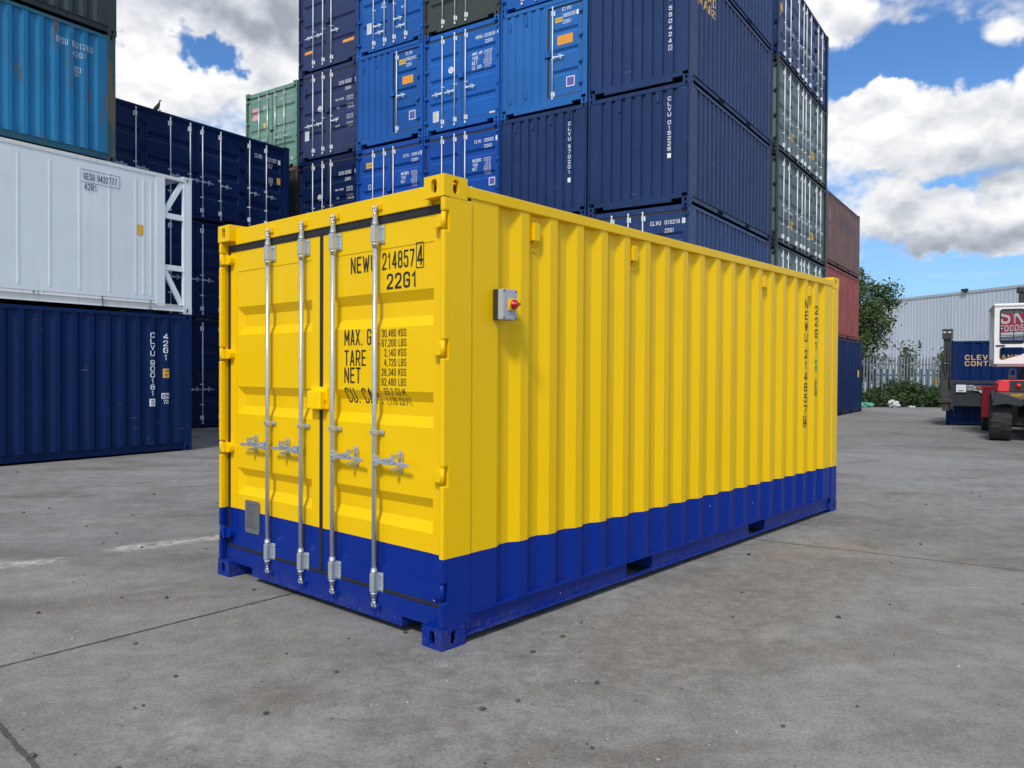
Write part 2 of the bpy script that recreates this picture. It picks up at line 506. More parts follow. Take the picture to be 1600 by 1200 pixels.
# ------------------------------------------------------------------ mesh helper
class MB:
    def __init__(self):
        self.bm = bmesh.new()

    def box(self, x0, y0, z0, x1, y1, z1, bev=0.0, mat=None):
        b = bmesh.new()
        vs = [b.verts.new((x, y, z)) for x in (x0, x1) for y in (y0, y1) for z in (z0, z1)]
        for f in ((0, 1, 3, 2), (4, 6, 7, 5), (0, 4, 5, 1), (2, 3, 7, 6), (0, 2, 6, 4), (1, 5, 7, 3)):
            b.faces.new([vs[i] for i in f])
        bmesh.ops.recalc_face_normals(b, faces=b.faces)
        if bev:
            bmesh.ops.bevel(b, geom=b.edges[:], offset=bev, segments=2, affect='EDGES', profile=.6)
        self.add(b, mat)

    def add(self, b, mat=None):
        if mat is not None:
            b.transform(mat)
        me = bpy.data.meshes.new("tmp")
        b.to_mesh(me)
        b.free()
        self.bm.from_mesh(me)
        bpy.data.meshes.remove(me)

    def quad(self, *pts):
        self.bm.faces.new([self.bm.verts.new(p) for p in pts])

    def cyl(self, p0, p1, r0, r1=None, n=12, cap=True):
        r1 = r0 if r1 is None else r1
        p0, p1 = Vector(p0), Vector(p1)
        d = (p1 - p0).normalized()
        a = d.orthogonal().normalized()
        b = d.cross(a)
        r = []
        for p, rr in ((p0, r0), (p1, r1)):
            r.append([self.bm.verts.new(p + (a * math.cos(2 * PI * i / n) + b * math.sin(2 * PI * i / n)) * rr) for i in range(n)])
        for i in range(n):
            f = self.bm.faces.new((r[0][i], r[0][(i + 1) % n], r[1][(i + 1) % n], r[1][i]))
            f.smooth = True
        if cap:
            self.bm.faces.new(r[0][::-1]); self.bm.faces.new(r[1])

    def prism(self, outline, axis, a, b, bev=0):
        """outline: 2-D points in the two other axes (in x,y,z order), swept from a to b along axis"""
        t = bmesh.new()
        def mk(p, h):
            q = list(p); q.insert(axis, h); return tuple(q)
        v0 = [t.verts.new(mk(p, a)) for p in outline]
        v1 = [t.verts.new(mk(p, b)) for p in outline]
        n = len(outline)
        t.faces.new(v0); t.faces.new(v1[::-1])
        for i in range(n):
            t.faces.new((v0[i], v0[(i + 1) % n], v1[(i + 1) % n], v1[i]))
        bmesh.ops.recalc_face_normals(t, faces=t.faces)
        if bev:
            bmesh.ops.bevel(t, geom=t.edges[:], offset=bev, segments=2, affect='EDGES', profile=.6)
        self.add(t)

    def lathe(self, prof, p0, axis, n=24):
        """prof: (distance along axis, radius)"""
        p0 = Vector(p0); d = Vector(axis).normalized()
        a = d.orthogonal().normalized(); b = d.cross(a)
        rings = [[self.bm.verts.new(p0 + d * h + (a * math.cos(2 * PI * i / n) + b * math.sin(2 * PI * i / n)) * r) for i in range(n)] for h, r in prof]
        for q in range(len(rings) - 1):
            for i in range(n):
                f = self.bm.faces.new((rings[q][i], rings[q][(i + 1) % n], rings[q + 1][(i + 1) % n], rings[q + 1][i]))
                f.smooth = True
        self.bm.faces.new(rings[0][::-1]); self.bm.faces.new(rings[-1])

    def mesh(self, name):
        me = bpy.data.meshes.new(name)
        self.bm.to_mesh(me)
        self.bm.free()
        return me

    def build(self, name, mat, parent=None, **kw):
        return link(name, self.mesh(name), mat, parent, **kw)


def link(name, me, mat, parent=None, label=None):
    if mat is not None and not me.materials:
        me.materials.append(mat)
    o = bpy.data.objects.new(name, me)
    C.objects.link(o)
    if mat is not None and me.materials[0] is not mat:
        o.material_slots[0].link = 'OBJECT'
        o.material_slots[0].material = mat
    if parent is not None:
        o.parent = parent
    if label:
        o['label'] = label
    return o


def thing(name, label, cat, loc=(0, 0, 0), rz=0.0, group=None):
    o = bpy.data.objects.new(name, None)
    o.empty_display_size = .2
    C.objects.link(o)
    o.location = loc
    o.rotation_euler = (0, 0, rz)
    o['label'] = label; o['category'] = cat
    if group:
        o['group'] = group
    return o


def tag(o, label, cat, group=None):
    o['label'] = label; o['category'] = cat
    if group:
        o['group'] = group
    return o


CACHE = {}


def cached(key, fn):
    if key not in CACHE:
        CACHE[key] = fn()
    return CACHE[key]


# ------------------------------------------------------------------ lettering
TXT = {}
_O = [(.3, 0), (.7, 0), (.95, .07), (1, .2), (1, .8), (.95, .93), (.7, 1), (.3, 1), (.05, .93), (0, .8), (0, .2), (.05, .07), (.3, 0)]
_C = [(1, .78), (.95, .93), (.7, 1), (.3, 1), (.05, .93), (0, .8), (0, .2), (.05, .07), (.3, 0), (.7, 0), (.95, .07), (1, .22)]
_P = [(0, 0), (0, 1), (.65, 1), (.92, .93), (1, .8), (1, .62), (.92, .5), (.65, .44), (0, .44)]
FONT = {
    '0': [_O], 'O': [_O], '1': [[(.05, .76), (.62, 1), (.62, 0)]], 'I': [[(.5, 0), (.5, 1)]],
    '2': [[(0, .76), (.05, .92), (.3, 1), (.7, 1), (.95, .93), (1, .78), (1, .66), (.86, .5), (.1, .12), (0, 0)], [(0, 0), (1, 0)]],
    '3': [[(0, .8), (.05, .93), (.3, 1), (.7, 1), (.95, .93), (1, .8), (1, .66), (.9, .56), (.65, .52), (.35, .52)],
          [(.65, .52), (.92, .46), (1, .34), (1, .2), (.95, .07), (.7, 0), (.3, 0), (.05, .07), (0, .2)]],
    '4': [[(.74, 0), (.74, 1)], [(.70, 1), (0, .27)], [(0, .24), (1.05, .24)]],
    '5': [[(.95, 1), (.08, 1), (.04, .56), (.3, .63), (.7, .63), (.95, .54), (1, .4), (1, .2), (.95, .07), (.7, 0), (.3, 0), (.05, .07), (0, .2)]],
    '6': [[(1, .8), (.95, .93), (.7, 1), (.3, 1), (.05, .93), (0, .8), (0, .2), (.05, .07), (.3, 0), (.7, 0), (.95, .07), (1, .2), (1, .38), (.95, .52), (.7, .58), (.3, .58), (.08, .52)]],
    '7': [[(0, 1), (1, 1), (1, .92), (.36, 0)]],
    '8': [[(.3, .53), (.7, .53), (.92, .60), (.96, .70), (.96, .82), (.9, .94), (.7, 1), (.3, 1), (.1, .94), (.04, .82), (.04, .70), (.08, .60), (.3, .53)],
          [(.3, .52), (.08, .46), (0, .34), (0, .2), (.05, .07), (.3, 0), (.7, 0), (.95, .07), (1, .2), (1, .34), (.92, .46), (.7, .52)]],
    '9': [[(0, .2), (.05, .07), (.3, 0), (.7, 0), (.95, .07), (1, .2), (1, .8), (.95, .93), (.7, 1), (.3, 1), (.05, .93), (0, .8), (0, .62), (.05, .48), (.3, .42), (.7, .42), (.92, .48)]],
    'A': [[(0, 0), (.45, 1)], [(.55, 1), (1, 0)], [(.17, .28), (.83, .28)]],
    'B': [[(0, 0), (0, 1), (.65, 1), (.92, .93), (1, .8), (1, .66), (.9, .55), (.65, .52), (0, .52)], [(.65, .52), (.92, .46), (1, .33), (1, .2), (.92, .06), (.65, 0), (0, 0)]],
    'C': [_C], 'D': [[(.1, 0), (0, 0), (0, 1), (.6, 1), (.9, .92), (1, .76), (1, .24), (.9, .08), (.6, 0), (.1, 0)]],
    'E': [[(1, 1), (0, 1), (0, 0), (1, 0)], [(0, .52), (.86, .52)]], 'F': [[(1, 1), (0, 1), (0, 0)], [(0, .5), (.86, .5)]],
    'G': [_C[:-1] + [(1, .22), (1, .48), (.55, .48)]], 'H': [[(0, 0), (0, 1)], [(1, 0), (1, 1)], [(0, .52), (1, .52)]],
    'J': [[(1, 1), (1, .2), (.92, .06), (.65, 0), (.35, 0), (.08, .06), (0, .2)]],
    'K': [[(0, 0), (0, 1)], [(1, 1), (.05, .40)], [(.35, .58), (1, 0)]], 'L': [[(0, 1), (0, 0), (1, 0)]],
    'M': [[(0, 0), (0, 1)], [(0, 1), (.5, .30)], [(.5, .30), (1, 1)], [(1, 1), (1, 0)]], 'N': [[(0, 0), (0, 1)], [(.02, 1), (.98, 0)], [(1, 0), (1, 1)]],
    'P': [_P], 'R': [_P, [(.5, .44), (1, 0)]],
    'S': [[(1, .8), (.95, .93), (.7, 1), (.3, 1), (.05, .93), (0, .8), (0, .68), (.1, .57), (.9, .43), (1, .32), (1, .2), (.95, .07), (.7, 0), (.3, 0), (.05, .07), (0, .2)]],
    'T': [[(0, 1), (1, 1)], [(.5, 1), (.5, 0)]], 'U': [[(0, 1), (0, .2), (.05, .07), (.3, 0), (.7, 0), (.95, .07), (1, .2), (1, 1)]],
    'V': [[(0, 1), (.47, 0)], [(.53, 0), (1, 1)]], 'W': [[(0, 1), (.26, 0)], [(.26, 0), (.5, .85)], [(.5, .85), (.74, 0)], [(.74, 0), (1, 1)]],
    'X': [[(0, 0), (1, 1)], [(0, 1), (1, 0)]], 'Y': [[(0, 1), (.5, .45)], [(1, 1), (.5, .45)], [(.5, .47), (.5, 0)]], 'Z': [[(0, 1), (1, 1)], [(1, 1), (0, 0)], [(0, 0), (1, 0)]],
    '.': [[(.5, 0), (.5, .001)]], ',': [[(.6, .02), (.3, -.16)]], "'": [[(.5, 1), (.5, .76)]], '"': [[(.2, 1), (.2, .76)], [(.8, 1), (.8, .76)]],
}
FW = {'1': .72, 'I': .30, 'M': 1.25, 'W': 1.4, '.': .34, ',': .34, ' ': .55, "'": .34, '"': .6, 'L': .88, 'E': .92, 'F': .88}


def stroke(pts, t):
    """quad strip along a polyline; returns left and right points"""
    n = len(pts)
    closed = n > 2 and (Vector(pts[0]) - Vector(pts[-1])).length < 1e-6
    P_ = [Vector(p) for p in pts]
    out = []
    for i in range(n):
        if closed:
            a, c = P_[i - 1 if i else n - 2], P_[i + 1 if i < n - 1 else 1]
        else:
            a, c = P_[max(0, i - 1)], P_[min(n - 1, i + 1)]
        d0 = (P_[i] - a); d1 = (c - P_[i])
        if d0.length < 1e-9: d0 = d1
        if d1.length < 1e-9: d1 = d0
        d0.normalize(); d1.normalize()
        m_ = Vector((-d0.y - d1.y, d0.x + d1.x))
        m_ = m_.normalized() if m_.length > 1e-6 else Vector((-d0.y, d0.x))
        k = min(1.6, 1 / max(.3, m_.dot(Vector((-d0.y, d0.x)))))
        p = P_[i].copy()
        if not closed and i == 0: p -= d1 * t * .5
        if not closed and i == n - 1: p += d0 * t * .5
        out.append((p + m_ * t * .5 * k, p - m_ * t * .5 * k))
    return out


class Sheet:
    """flat marks in face coordinates (u right, v up), later laid on a face"""
    def __init__(self):
        self.v, self.f = [], []

    def text(self, s, u0, v0, u1, h, bold=.012, t=None):
        s = s.upper()
        gap = .30
        tot = sum(FW.get(c, 1) for c in s) + gap * (len(s) - 1)
        if not s.strip():
            return self
        k = (u1 - u0) / tot
        t = t or min(h * (.135 + bold * 2.2), max(.22 * k, h * .10))
        x = u0
        for c in s:
            gw = FW.get(c, 1) * k
            for li, pl in enumerate(FONT.get(c, [])):
                iw, ih = max(1e-4, gw - t), max(1e-4, h - t)
                pts = [(x + t / 2 + px * iw, v0 + t / 2 + py * ih) for px, py in pl]
                q = stroke(pts, t)
                n = len(self.v)
                for a, b in q:
                    self.v += [(a.x, a.y, li), (b.x, b.y, li)]
                for i in range(len(q) - 1):
                    self.f.append((n + 2 * i, n + 2 * i + 1, n + 2 * i + 3, n + 2 * i + 2))
            x += gw + gap * k
        return self

    def rect(self, u0, v0, u1, v1):
        n = len(self.v)
        self.v += [(u0, v0), (u1, v0), (u1, v1), (u0, v1)]
        self.f.append((n, n + 1, n + 2, n + 3))
        return self

    def frame(self, u0, v0, u1, v1, t=.006):
        self.rect(u0, v0, u1, v0 + t); self.rect(u0, v1 - t, u1, v1)
        self.rect(u0, v0 + t, u0 + t, v1 - t); self.rect(u1 - t, v0 + t, u1, v1 - t)
        return self

    def disc(self, u, v, r, r0=0, n=20):
        k = len(self.v)
        for i in range(n):
            a = 2 * PI * i / n
            self.v += [(u + r * math.cos(a), v + r * math.sin(a)), (u + r0 * math.cos(a), v + r0 * math.sin(a))]
        if r0:
            for i in range(n):
                j = (i + 1) % n
                self.f.append((k + 2 * i, k + 2 * j, k + 2 * j + 1, k + 2 * i + 1))
        else:
            self.f.append(tuple(k + 2 * i for i in range(n)))
        return self

    def tri(self, a, b, c):
        n = len(self.v); self.v += [a, b, c]; self.f.append((n, n + 1, n + 2)); return self

    def column(self, s, uc, vtop, vbot, cw, ch, last_box=None):
        """characters stacked upright one under another; '_' makes a half gap"""
        step = (vtop - vbot - ch) / max(1, (sum(.5 if c == '_' else 1 for c in s) - 1))
        v = vtop - ch
        for c in s:
            if c == '_':
                v -= step * .5; continue
            w_ = cw * (.6 if c == '1' else .3 if c == 'I' else 1)
            self.text(c, uc - w_ / 2, v, uc + w_ / 2, ch, t=min(.235 * cw, .155 * ch))
            last = v
            v -= step
        self.last = last
        return self

    def lay(self, name, mat, parent, to3d, ucuts=(), vcuts=()):
        b = bmesh.new()
        vs = [b.verts.new((p[0], p[1], p[2] if len(p) > 2 else 0)) for p in self.v]
        for f in self.f:
            try:
                b.faces.new([vs[i] for i in f])
            except ValueError:
                pass
        b.verts.ensure_lookup_table()
        if self.v:
            us = [p[0] for p in self.v]; ws = [p[1] for p in self.v]
            for c in ucuts:
                if min(us) < c < max(us):
                    bmesh.ops.bisect_plane(b, geom=b.verts[:] + b.edges[:] + b.faces[:], plane_co=(c, 0, 0), plane_no=(1, 0, 0), dist=1e-6)
            for c in vcuts:
                if min(ws) < c < max(ws):
                    bmesh.ops.bisect_plane(b, geom=b.verts[:] + b.edges[:] + b.faces[:], plane_co=(0, c, 0), plane_no=(0, 1, 0), dist=1e-6)
        for v in b.verts:
            x_, y_, l_ = v.co
            q = Vector(to3d(x_, y_))
            if l_ > .01:                            # crossing strokes lie a hair above each other
                nn = (Vector(to3d(x_ + 1e-3, y_)) - q).cross(Vector(to3d(x_, y_ + 1e-3)) - q)
                q += nn.normalized() * l_ * .0003
            v.co = q
        me = bpy.data.meshes.new(name)
        b.to_mesh(me); b.free()
        return link(name, me, mat, parent)


# ------------------------------------------------------------------ shipping container
W, H20, L20 = 2.438, 2.591, 6.058
HC, L40 = 2.896, 12.192
PITCH, CR = .2783, (.072, .068, .070, .068)      # crest, slope, trough, slope


def corr_profile(s0, s1, first_edge, d_crest=.010, d_trough=.046, pitch=PITCH, cr=CR):
    """breakpoints (s, depth) of a corrugated sheet; first_edge is where the first crest ends"""
    pts = [(s0, d_crest)]
    e = first_edge
    k = pitch / sum(cr)
    c, sl, tr, sr = [x * k for x in cr]
    while e + sl + tr + sr < s1 - .02:
        pts += [(e, d_crest), (e + sl, d_trough), (e + sl + tr, d_trough), (e + sl + tr + sr, d_crest)]
        e += pitch
    pts.append((s1, d_crest))
    return pts


def prof_depth(pts, s):
    if s <= pts[0][0]:
        return pts[0][1]
    for (a, da), (b, db) in zip(pts, pts[1:]):
        if s <= b:
            return da + (db - da) * (s - a) / max(1e-9, b - a)
    return pts[-1][1]


def casting_mesh(fx, fy, fz):
    """hollow corner casting; holes open towards fx, fy (signs) and fz"""
    lx, ly, lz = .162, .178, .118
    m = MB()
    n = 20
    def face(o, ua, va, ul, vl, na, hole):
        o, ua, va, na = map(Vector, (o, ua, va, na))
        if hole is None:
            m.quad(o, o + ua * ul, o + ua * ul + va * vl, o + va * vl); return
        cu, cv, ru, rv, vert = hole
        ring, rim, back = [], [], []
        for i in range(n):
            a = 2 * PI * (i + .5) / n
            ca, sa = math.cos(a), math.sin(a)
            st = abs(rv - ru)
            if rv > ru:
                hu, hv = ru * ca, ru * sa + (st if sa > 0 else -st)
            else:
                hu, hv = rv * ca + (st if ca > 0 else -st), rv * sa
            # outer rectangle point on the same ray
            k = min((ul / 2) / max(1e-6, abs(ca)), (vl / 2) / max(1e-6, abs(sa)))
            ring.append(m.bm.verts.new(o + ua * (cu + hu) + va * (cv + hv)))
            rim.append(m.bm.verts.new(o + ua * (ul / 2 + ca * k) + va * (vl / 2 + sa * k)))
            back.append(m.bm.verts.new(o + ua * (cu + hu) + va * (cv + hv) - na * .022))
        for i in range(n):
            j = (i + 1) % n
            m.bm.faces.new((rim[i], rim[j], ring[j], ring[i]))
            m.bm.faces.new((ring[i], ring[j], back[j], back[i]))
        corners = [(0, 0), (ul, 0), (ul, vl), (0, vl)]
        for cx, cy in corners:                       # fill the cut corners of the outline
            ang = math.atan2(cy - vl / 2, cx - ul / 2) % (2 * PI)
            i = int((ang / (2 * PI) * n) - .5) % n
            c = m.bm.verts.new(o + ua * cx + va * cy)
            m.bm.faces.new((rim[i], c, rim[(i + 1) % n]))
    x0, x1 = (-lx, 0) if fx > 0 else (0, lx)
    y0, y1 = (0, ly) if fy < 0 else (-ly, 0)
    z0, z1 = (0, lz) if fz < 0 else (-lz, 0)
    # outward end face (y side)
    yo, yi = (y0, y1) if fy < 0 else (y1, y0)
    face((x0, yo, z0), (1, 0, 0), (0, 0, 1), lx, lz, (0, fy, 0), (lx / 2, lz / 2, .0225, .040, 1))
    face((x0, yi, z0), (1, 0, 0), (0, 0, 1), lx, lz, (0, -fy, 0), None)
    xo, xi = (x1, x0) if fx > 0 else (x0, x1)
    face((xo, y0, z0), (0, 1, 0), (0, 0, 1), ly, lz, (fx, 0, 0), (ly / 2, lz / 2, .0225, .040, 1))
    face((xi, y0, z0), (0, 1, 0), (0, 0, 1), ly, lz, (-fx, 0, 0), None)
    zo, zi = (z0, z1) if fz < 0 else (z1, z0)
    face((x0, y0, zo), (1, 0, 0), (0, 1, 0), lx, ly, (0, 0, fz), (lx / 2, ly / 2, .032, .062, 1))
    face((x0, y0, zi), (1, 0, 0), (0, 1, 0), lx, ly, (0, 0, -fz), None)
    bmesh.ops.remove_doubles(m.bm, verts=m.bm.verts, dist=1e-5)
    bmesh.ops.recalc_face_normals(m.bm, faces=m.bm.faces)
    return m.mesh("corner_casting")


def rail_c(m, y0, y1, W2, sgn, pockets=(), z0=.042, z1=.166):
    """bottom side rail: top lip, web set back, bottom lip; web broken at fork pockets"""
    def bx(xa, ya, za, xb, yb, zb):
        if sgn < 0:
            xa, xb = -xb, -xa
        m.box(xa, ya, za, xb, yb, zb)
    bx(W2 - .055, y0, z1 - .008, W2 - .002, y1, z1)
    bx(W2 - .050, y0, z0, W2 + .000, y1, z0 + .007)
    cuts = [y0] + [c for p in pockets for c in p] + [y1]
    for a, b in zip(cuts[::2], cuts[1::2]):
        bx(W2 - .034, a, z0 + .007, W2 - .028, b, z1 - .008)
    for p in pockets:
        a, b = p
        bx(W2 - .50, a - .006, z0 + .007, W2 - .034, a, z1 - .008)
        bx(W2 - .50, b, z0 + .007, W2 - .034, b + .006, z1 - .008)
        bx(W2 - .60, a, z0 + .007, W2 - .594, b, z1 - .008)


class Door:
    """one leaf in end coordinates: u from the left post's outer edge, v up, depth inwards"""
    def __init__(self, u0, u1, v0, v1, recs, depth=.07, fu=.095, fv=(.125, .15), rd=.036, sl=.06, so=.0035):
        self.u0, self.u1, self.v0, self.v1 = u0, u1, v0, v1
        self.recs, self.depth, self.rd, self.sl, self.so = recs, depth, rd, sl, so
        self.pu0, self.pu1 = u0 + fu, u1 - fu
        self.pv0, self.pv1 = v0 + fv[0], v1 - fv[1]
        self.us = sorted({self.pu0, self.pu0 + .04, self.pu1 - .04, self.pu1})
        vs = {self.pv0, self.pv1}
        for a, b in recs:
            vs |= {a, a + sl, b - sl, b}
        self.vs = sorted(vs)

    def d(self, u, v):
        """depth of the sheet below the container face"""
        if not (self.pu0 - 1e-6 <= u <= self.pu1 + 1e-6 and self.pv0 - 1e-6 <= v <= self.pv1 + 1e-6):
            return self.depth
        f = 0.0
        for a, b in self.recs:
            if a <= v <= b:
                f = max(f, min(1, (v - a) / self.sl, (b - v) / self.sl, (u - self.pu0) / .04, (self.pu1 - u) / .04))
        return self.depth + self.so + max(0, f) * self.rd


def door_mesh(D, to):
    m = MB()
    t = .045
    for a in ((D.u0, D.v0, D.pu0, D.v1), (D.pu1, D.v0, D.u1, D.v1), (D.pu0, D.v0, D.pu1, D.pv0), (D.pu0, D.pv1, D.pu1, D.v1)):
        u0, v0, u1, v1 = a
        P_ = [to(u, v, dd) for u in (u0, u1) for v in (v0, v1) for dd in (D.depth, D.depth + t)]
        b = bmesh.new()
        vs = [b.verts.new(p) for p in P_]
        for f in ((0, 1, 3, 2), (4, 6, 7, 5), (0, 4, 5, 1), (2, 3, 7, 6), (0, 2, 6, 4), (1, 5, 7, 3)):
            b.faces.new([vs[i] for i in f])
        bmesh.ops.recalc_face_normals(b, faces=b.faces)
        m.add(b)
    g = [[m.bm.verts.new(to(u, v, D.d(u, v))) for v in D.vs] for u in D.us]
    fs = []
    for i in range(len(D.us) - 1):
        for j in range(len(D.vs) - 1):
            q = [g[i][j], g[i + 1][j], g[i + 1][j + 1], g[i][j + 1]]
            cs = [D.d((D.us[i] + D.us[i + 1]) / 2, (D.vs[j] + D.vs[j + 1]) / 2)]
            # diagonal crease in the bevelled corners of a recess
            dep = [D.d(D.us[i], D.vs[j]), D.d(D.us[i + 1], D.vs[j]), D.d(D.us[i + 1], D.vs[j + 1]), D.d(D.us[i], D.vs[j + 1])]
            if abs(dep[0] + dep[2] - dep[1] - dep[3]) > 1e-5:
                hi = dep.index(max(dep))
                k = [q[(hi + s) % 4] for s in range(4)]
                fs += [m.bm.faces.new((k[0], k[1], k[2])), m.bm.faces.new((k[0], k[2], k[3]))]
            else:
                fs.append(m.bm.faces.new(q))
    me = m.mesh("door")
    return me


def bar_parts(to, v_lo, v_hi, brk_lo, brk_hi, guides, hero, d=.033, r=.0150):
    """one locking bar at u=0: (bar mesh, bracket mesh)"""
    n = 16 if hero else 8
    bar = MB()
    bar.cyl(to(0, v_lo + .05, d), to(0, v_hi - .05, d), r, n=n)
    brks = []
    for a, b in (brk_lo, brk_hi):
        brk = MB(); brks.append(brk)
        if hero:
            bar.cyl(to(0, a - .028, d), to(0, b + .028, d), r + .003, n=n)
            bar.cyl(to(0, a - .012, d), to(0, a, d), r + .0055, n=n)
            bar.cyl(to(0, b, d), to(0, b + .012, d), r + .0055, n=n)
        # housing round the bar and a bolted flange on its right
        for ua, ub, da, db in ((-.0205, .0205, d - .0205, .069), (.0205, .050, .060, .069)):
            P0, P1 = to(ua, a, da), to(ub, b, db)
            brk.box(*[min(x, y) for x, y in zip(P0, P1)], *[max(x, y) for x, y in zip(P0, P1)], bev=.009 if hero and ua < 0 else .004 if hero else 0)
        if hero:
            for v in (a + .018, b - .018):
                brk.cyl(to(.037, v, .061), to(.037, v, .053), .0065, n=8)
    for g in guides:
        brk = MB(); brks.append(brk)
        P0, P1 = to(-.020, g - .014, d - .020), to(.020, g + .014, .069)
        brk.box(*[min(x, y) for x, y in zip(P0, P1)], *[max(x, y) for x, y in zip(P0, P1)], bev=.005 if hero else 0)
        P0, P1 = to(.020, g - .014, .060), to(.050, g + .014, .069)
        brk.box(*[min(x, y) for x, y in zip(P0, P1)], *[max(x, y) for x, y in zip(P0, P1)], bev=.004 if hero else 0)
        if hero:
            brk.cyl(to(.040, g, .060), to(.040, g, .052), .007, n=8)
    # forked cams that hook behind the keepers
    for v, s in ((v_lo, 1), (v_hi, -1)):
        if hero:
            bar.cyl(to(0, v + s * .055, d), to(0, v + s * .03, d), r * .8, n=n)
            for uu in (-.016, .016):
                bar.cyl(to(0, v + s * .036, d), to(uu, v + s * .012, d - .004), .0085, n=8)
                bar.cyl(to(uu, v + s * .014, d - .004), to(uu * .7, v - s * .012, d + .006), .0085, .006, n=8)
        else:
            P0, P1 = to(-.02, v - .015, d - .012), to(.02, v + .05 * s, d + .02)
            bar.box(*[min(x, y) for x, y in zip(P0, P1)], *[max(x, y) for x, y in zip(P0, P1)])
    return bar.mesh("locking_bar"), [q.mesh("bar_bracket") for q in brks]


def put_bar(bm_, bks, mt, dr, loc):
    b = link('locking_bar', bm_, mt, dr); b.location = loc
    for me in bks:
        b = link('bar_bracket', me, mt, dr); b.location = loc


def boxto(m, to, u0, v0, d0, u1, v1, d1, bev=0):
    P0, P1 = to(u0, v0, d0), to(u1, v1, d1)
    m.box(*[min(x, y) for x, y in zip(P0, P1)], *[max(x, y) for x, y in zip(P0, P1)], bev=bev)


def prismto(m, to, pts, d0, d1, bev=0):
    """outline in (u, v), thick from depth d0 to d1"""
    t = bmesh.new()
    a = [t.verts.new(to(u, v, d0)) for u, v in pts]
    b = [t.verts.new(to(u, v, d1)) for u, v in pts]
    n = len(pts)
    t.faces.new(a); t.faces.new(b[::-1])
    for i in range(n):
        t.faces.new((a[i], a[(i + 1) % n], b[(i + 1) % n], b[i]))
    bmesh.ops.recalc_face_normals(t, faces=t.faces)
    if bev:
        bmesh.ops.bevel(t, geom=t.edges[:], offset=bev, segments=2, affect='EDGES', profile=.6)
    m.add(t)


def handle_mesh(to, s, hero):
    """door handle leaving the bar at u=0 towards side s, hub on the bar, catch plate beyond"""
    m = MB()
    bv = .003 if hero else 0
    boxto(m, to, s * .012, -.030, .004, s * .058, .026, .016, bv)
    boxto(m, to, s * .012, -.030, .016, s * .030, .026, .052, bv)
    prismto(m, to, [(s * .05, -.016), (s * .13, -.020), (s * .20, -.014), (s * .20, .008), (s * .13, .012), (s * .05, .014)], .008, .018, bv)
    prismto(m, to, [(s * .19, -.013), (s * .30, -.020), (s * .33, -.018), (s * .33, .000), (s * .30, .004), (s * .19, .008)], .010, .017, bv)
    if hero:
        m.cyl(to(s * .035, -.002, .004), to(s * .035, -.002, -.004), .008, n=10)
        prismto(m, to, [(s * .10, .012), (s * .17, .002), (s * .20, .020), (s * .19, .030)], .002, .010, .002)
    return m.mesh("door_handle")


def catch_mesh(to, s, hero):
    m = MB()
    c = s * .205
    n = 20
    pts = [(c + .019 * math.cos(2 * PI * i / n), .046 * math.sin(2 * PI * i / n) + (.022 if math.sin(2 * PI * i / n) > 0 else -.022)) for i in range(n)]
    prismto(m, to, pts, .060, .069, .002 if hero else 0)
    prismto(m, to, [(c - .008, .046), (c + .008, .046), (c + .006, .020), (c - .004, .020)], .004, .061, 0)
    prismto(m, to, [(c - .008, -.030), (c + .008, -.030), (c + .006, -.046), (c - .006, -.046)], .012, .061, 0)
    prismto(m, to, [(c - .010, .050), (c + .010, .046), (c + .012, -.004), (c - .008, -.004)], -.002, .006, 0)
    boxto(m, to, c - .012, -.046, .004, c + .012, -.026, .016, .002 if hero else 0)
    if hero:
        for v in (.052, -.052):
            m.cyl(to(c, v, .060), to(c, v, .050), .008, n=10)
    return m.mesh("handle_catch")


def hinge_mesh(to, s, hero):
    """hinge blade on the leaf and its knuckle at the post; u=0 at the knuckle, s points at the leaf"""
    m = MB()
    m.cyl(to(0, -.046, .016), to(0, .046, .016), .0135, n=14 if hero else 8)
    prismto(m, to, [(s * .006, .034), (s * .05, .036), (s * .085, .026), (s * .098, .008), (s * .098, -.022), (s * .085, -.036), (s * .006, -.036)],
            .028, .072, .004 if hero else 0)
    prismto(m, to, [(0, .032), (s * .045, .034), (s * .05, -.034), (0, -.034)], .008, .030, .003 if hero else 0)
    return m.mesh("hinge")


def add_marks(sheets, parent, to, ucuts, vcuts, name='lettering'):
    for mat, sh in sheets:
        if sh.v:
            sh.lay(name, mat, parent, to, ucuts, vcuts)


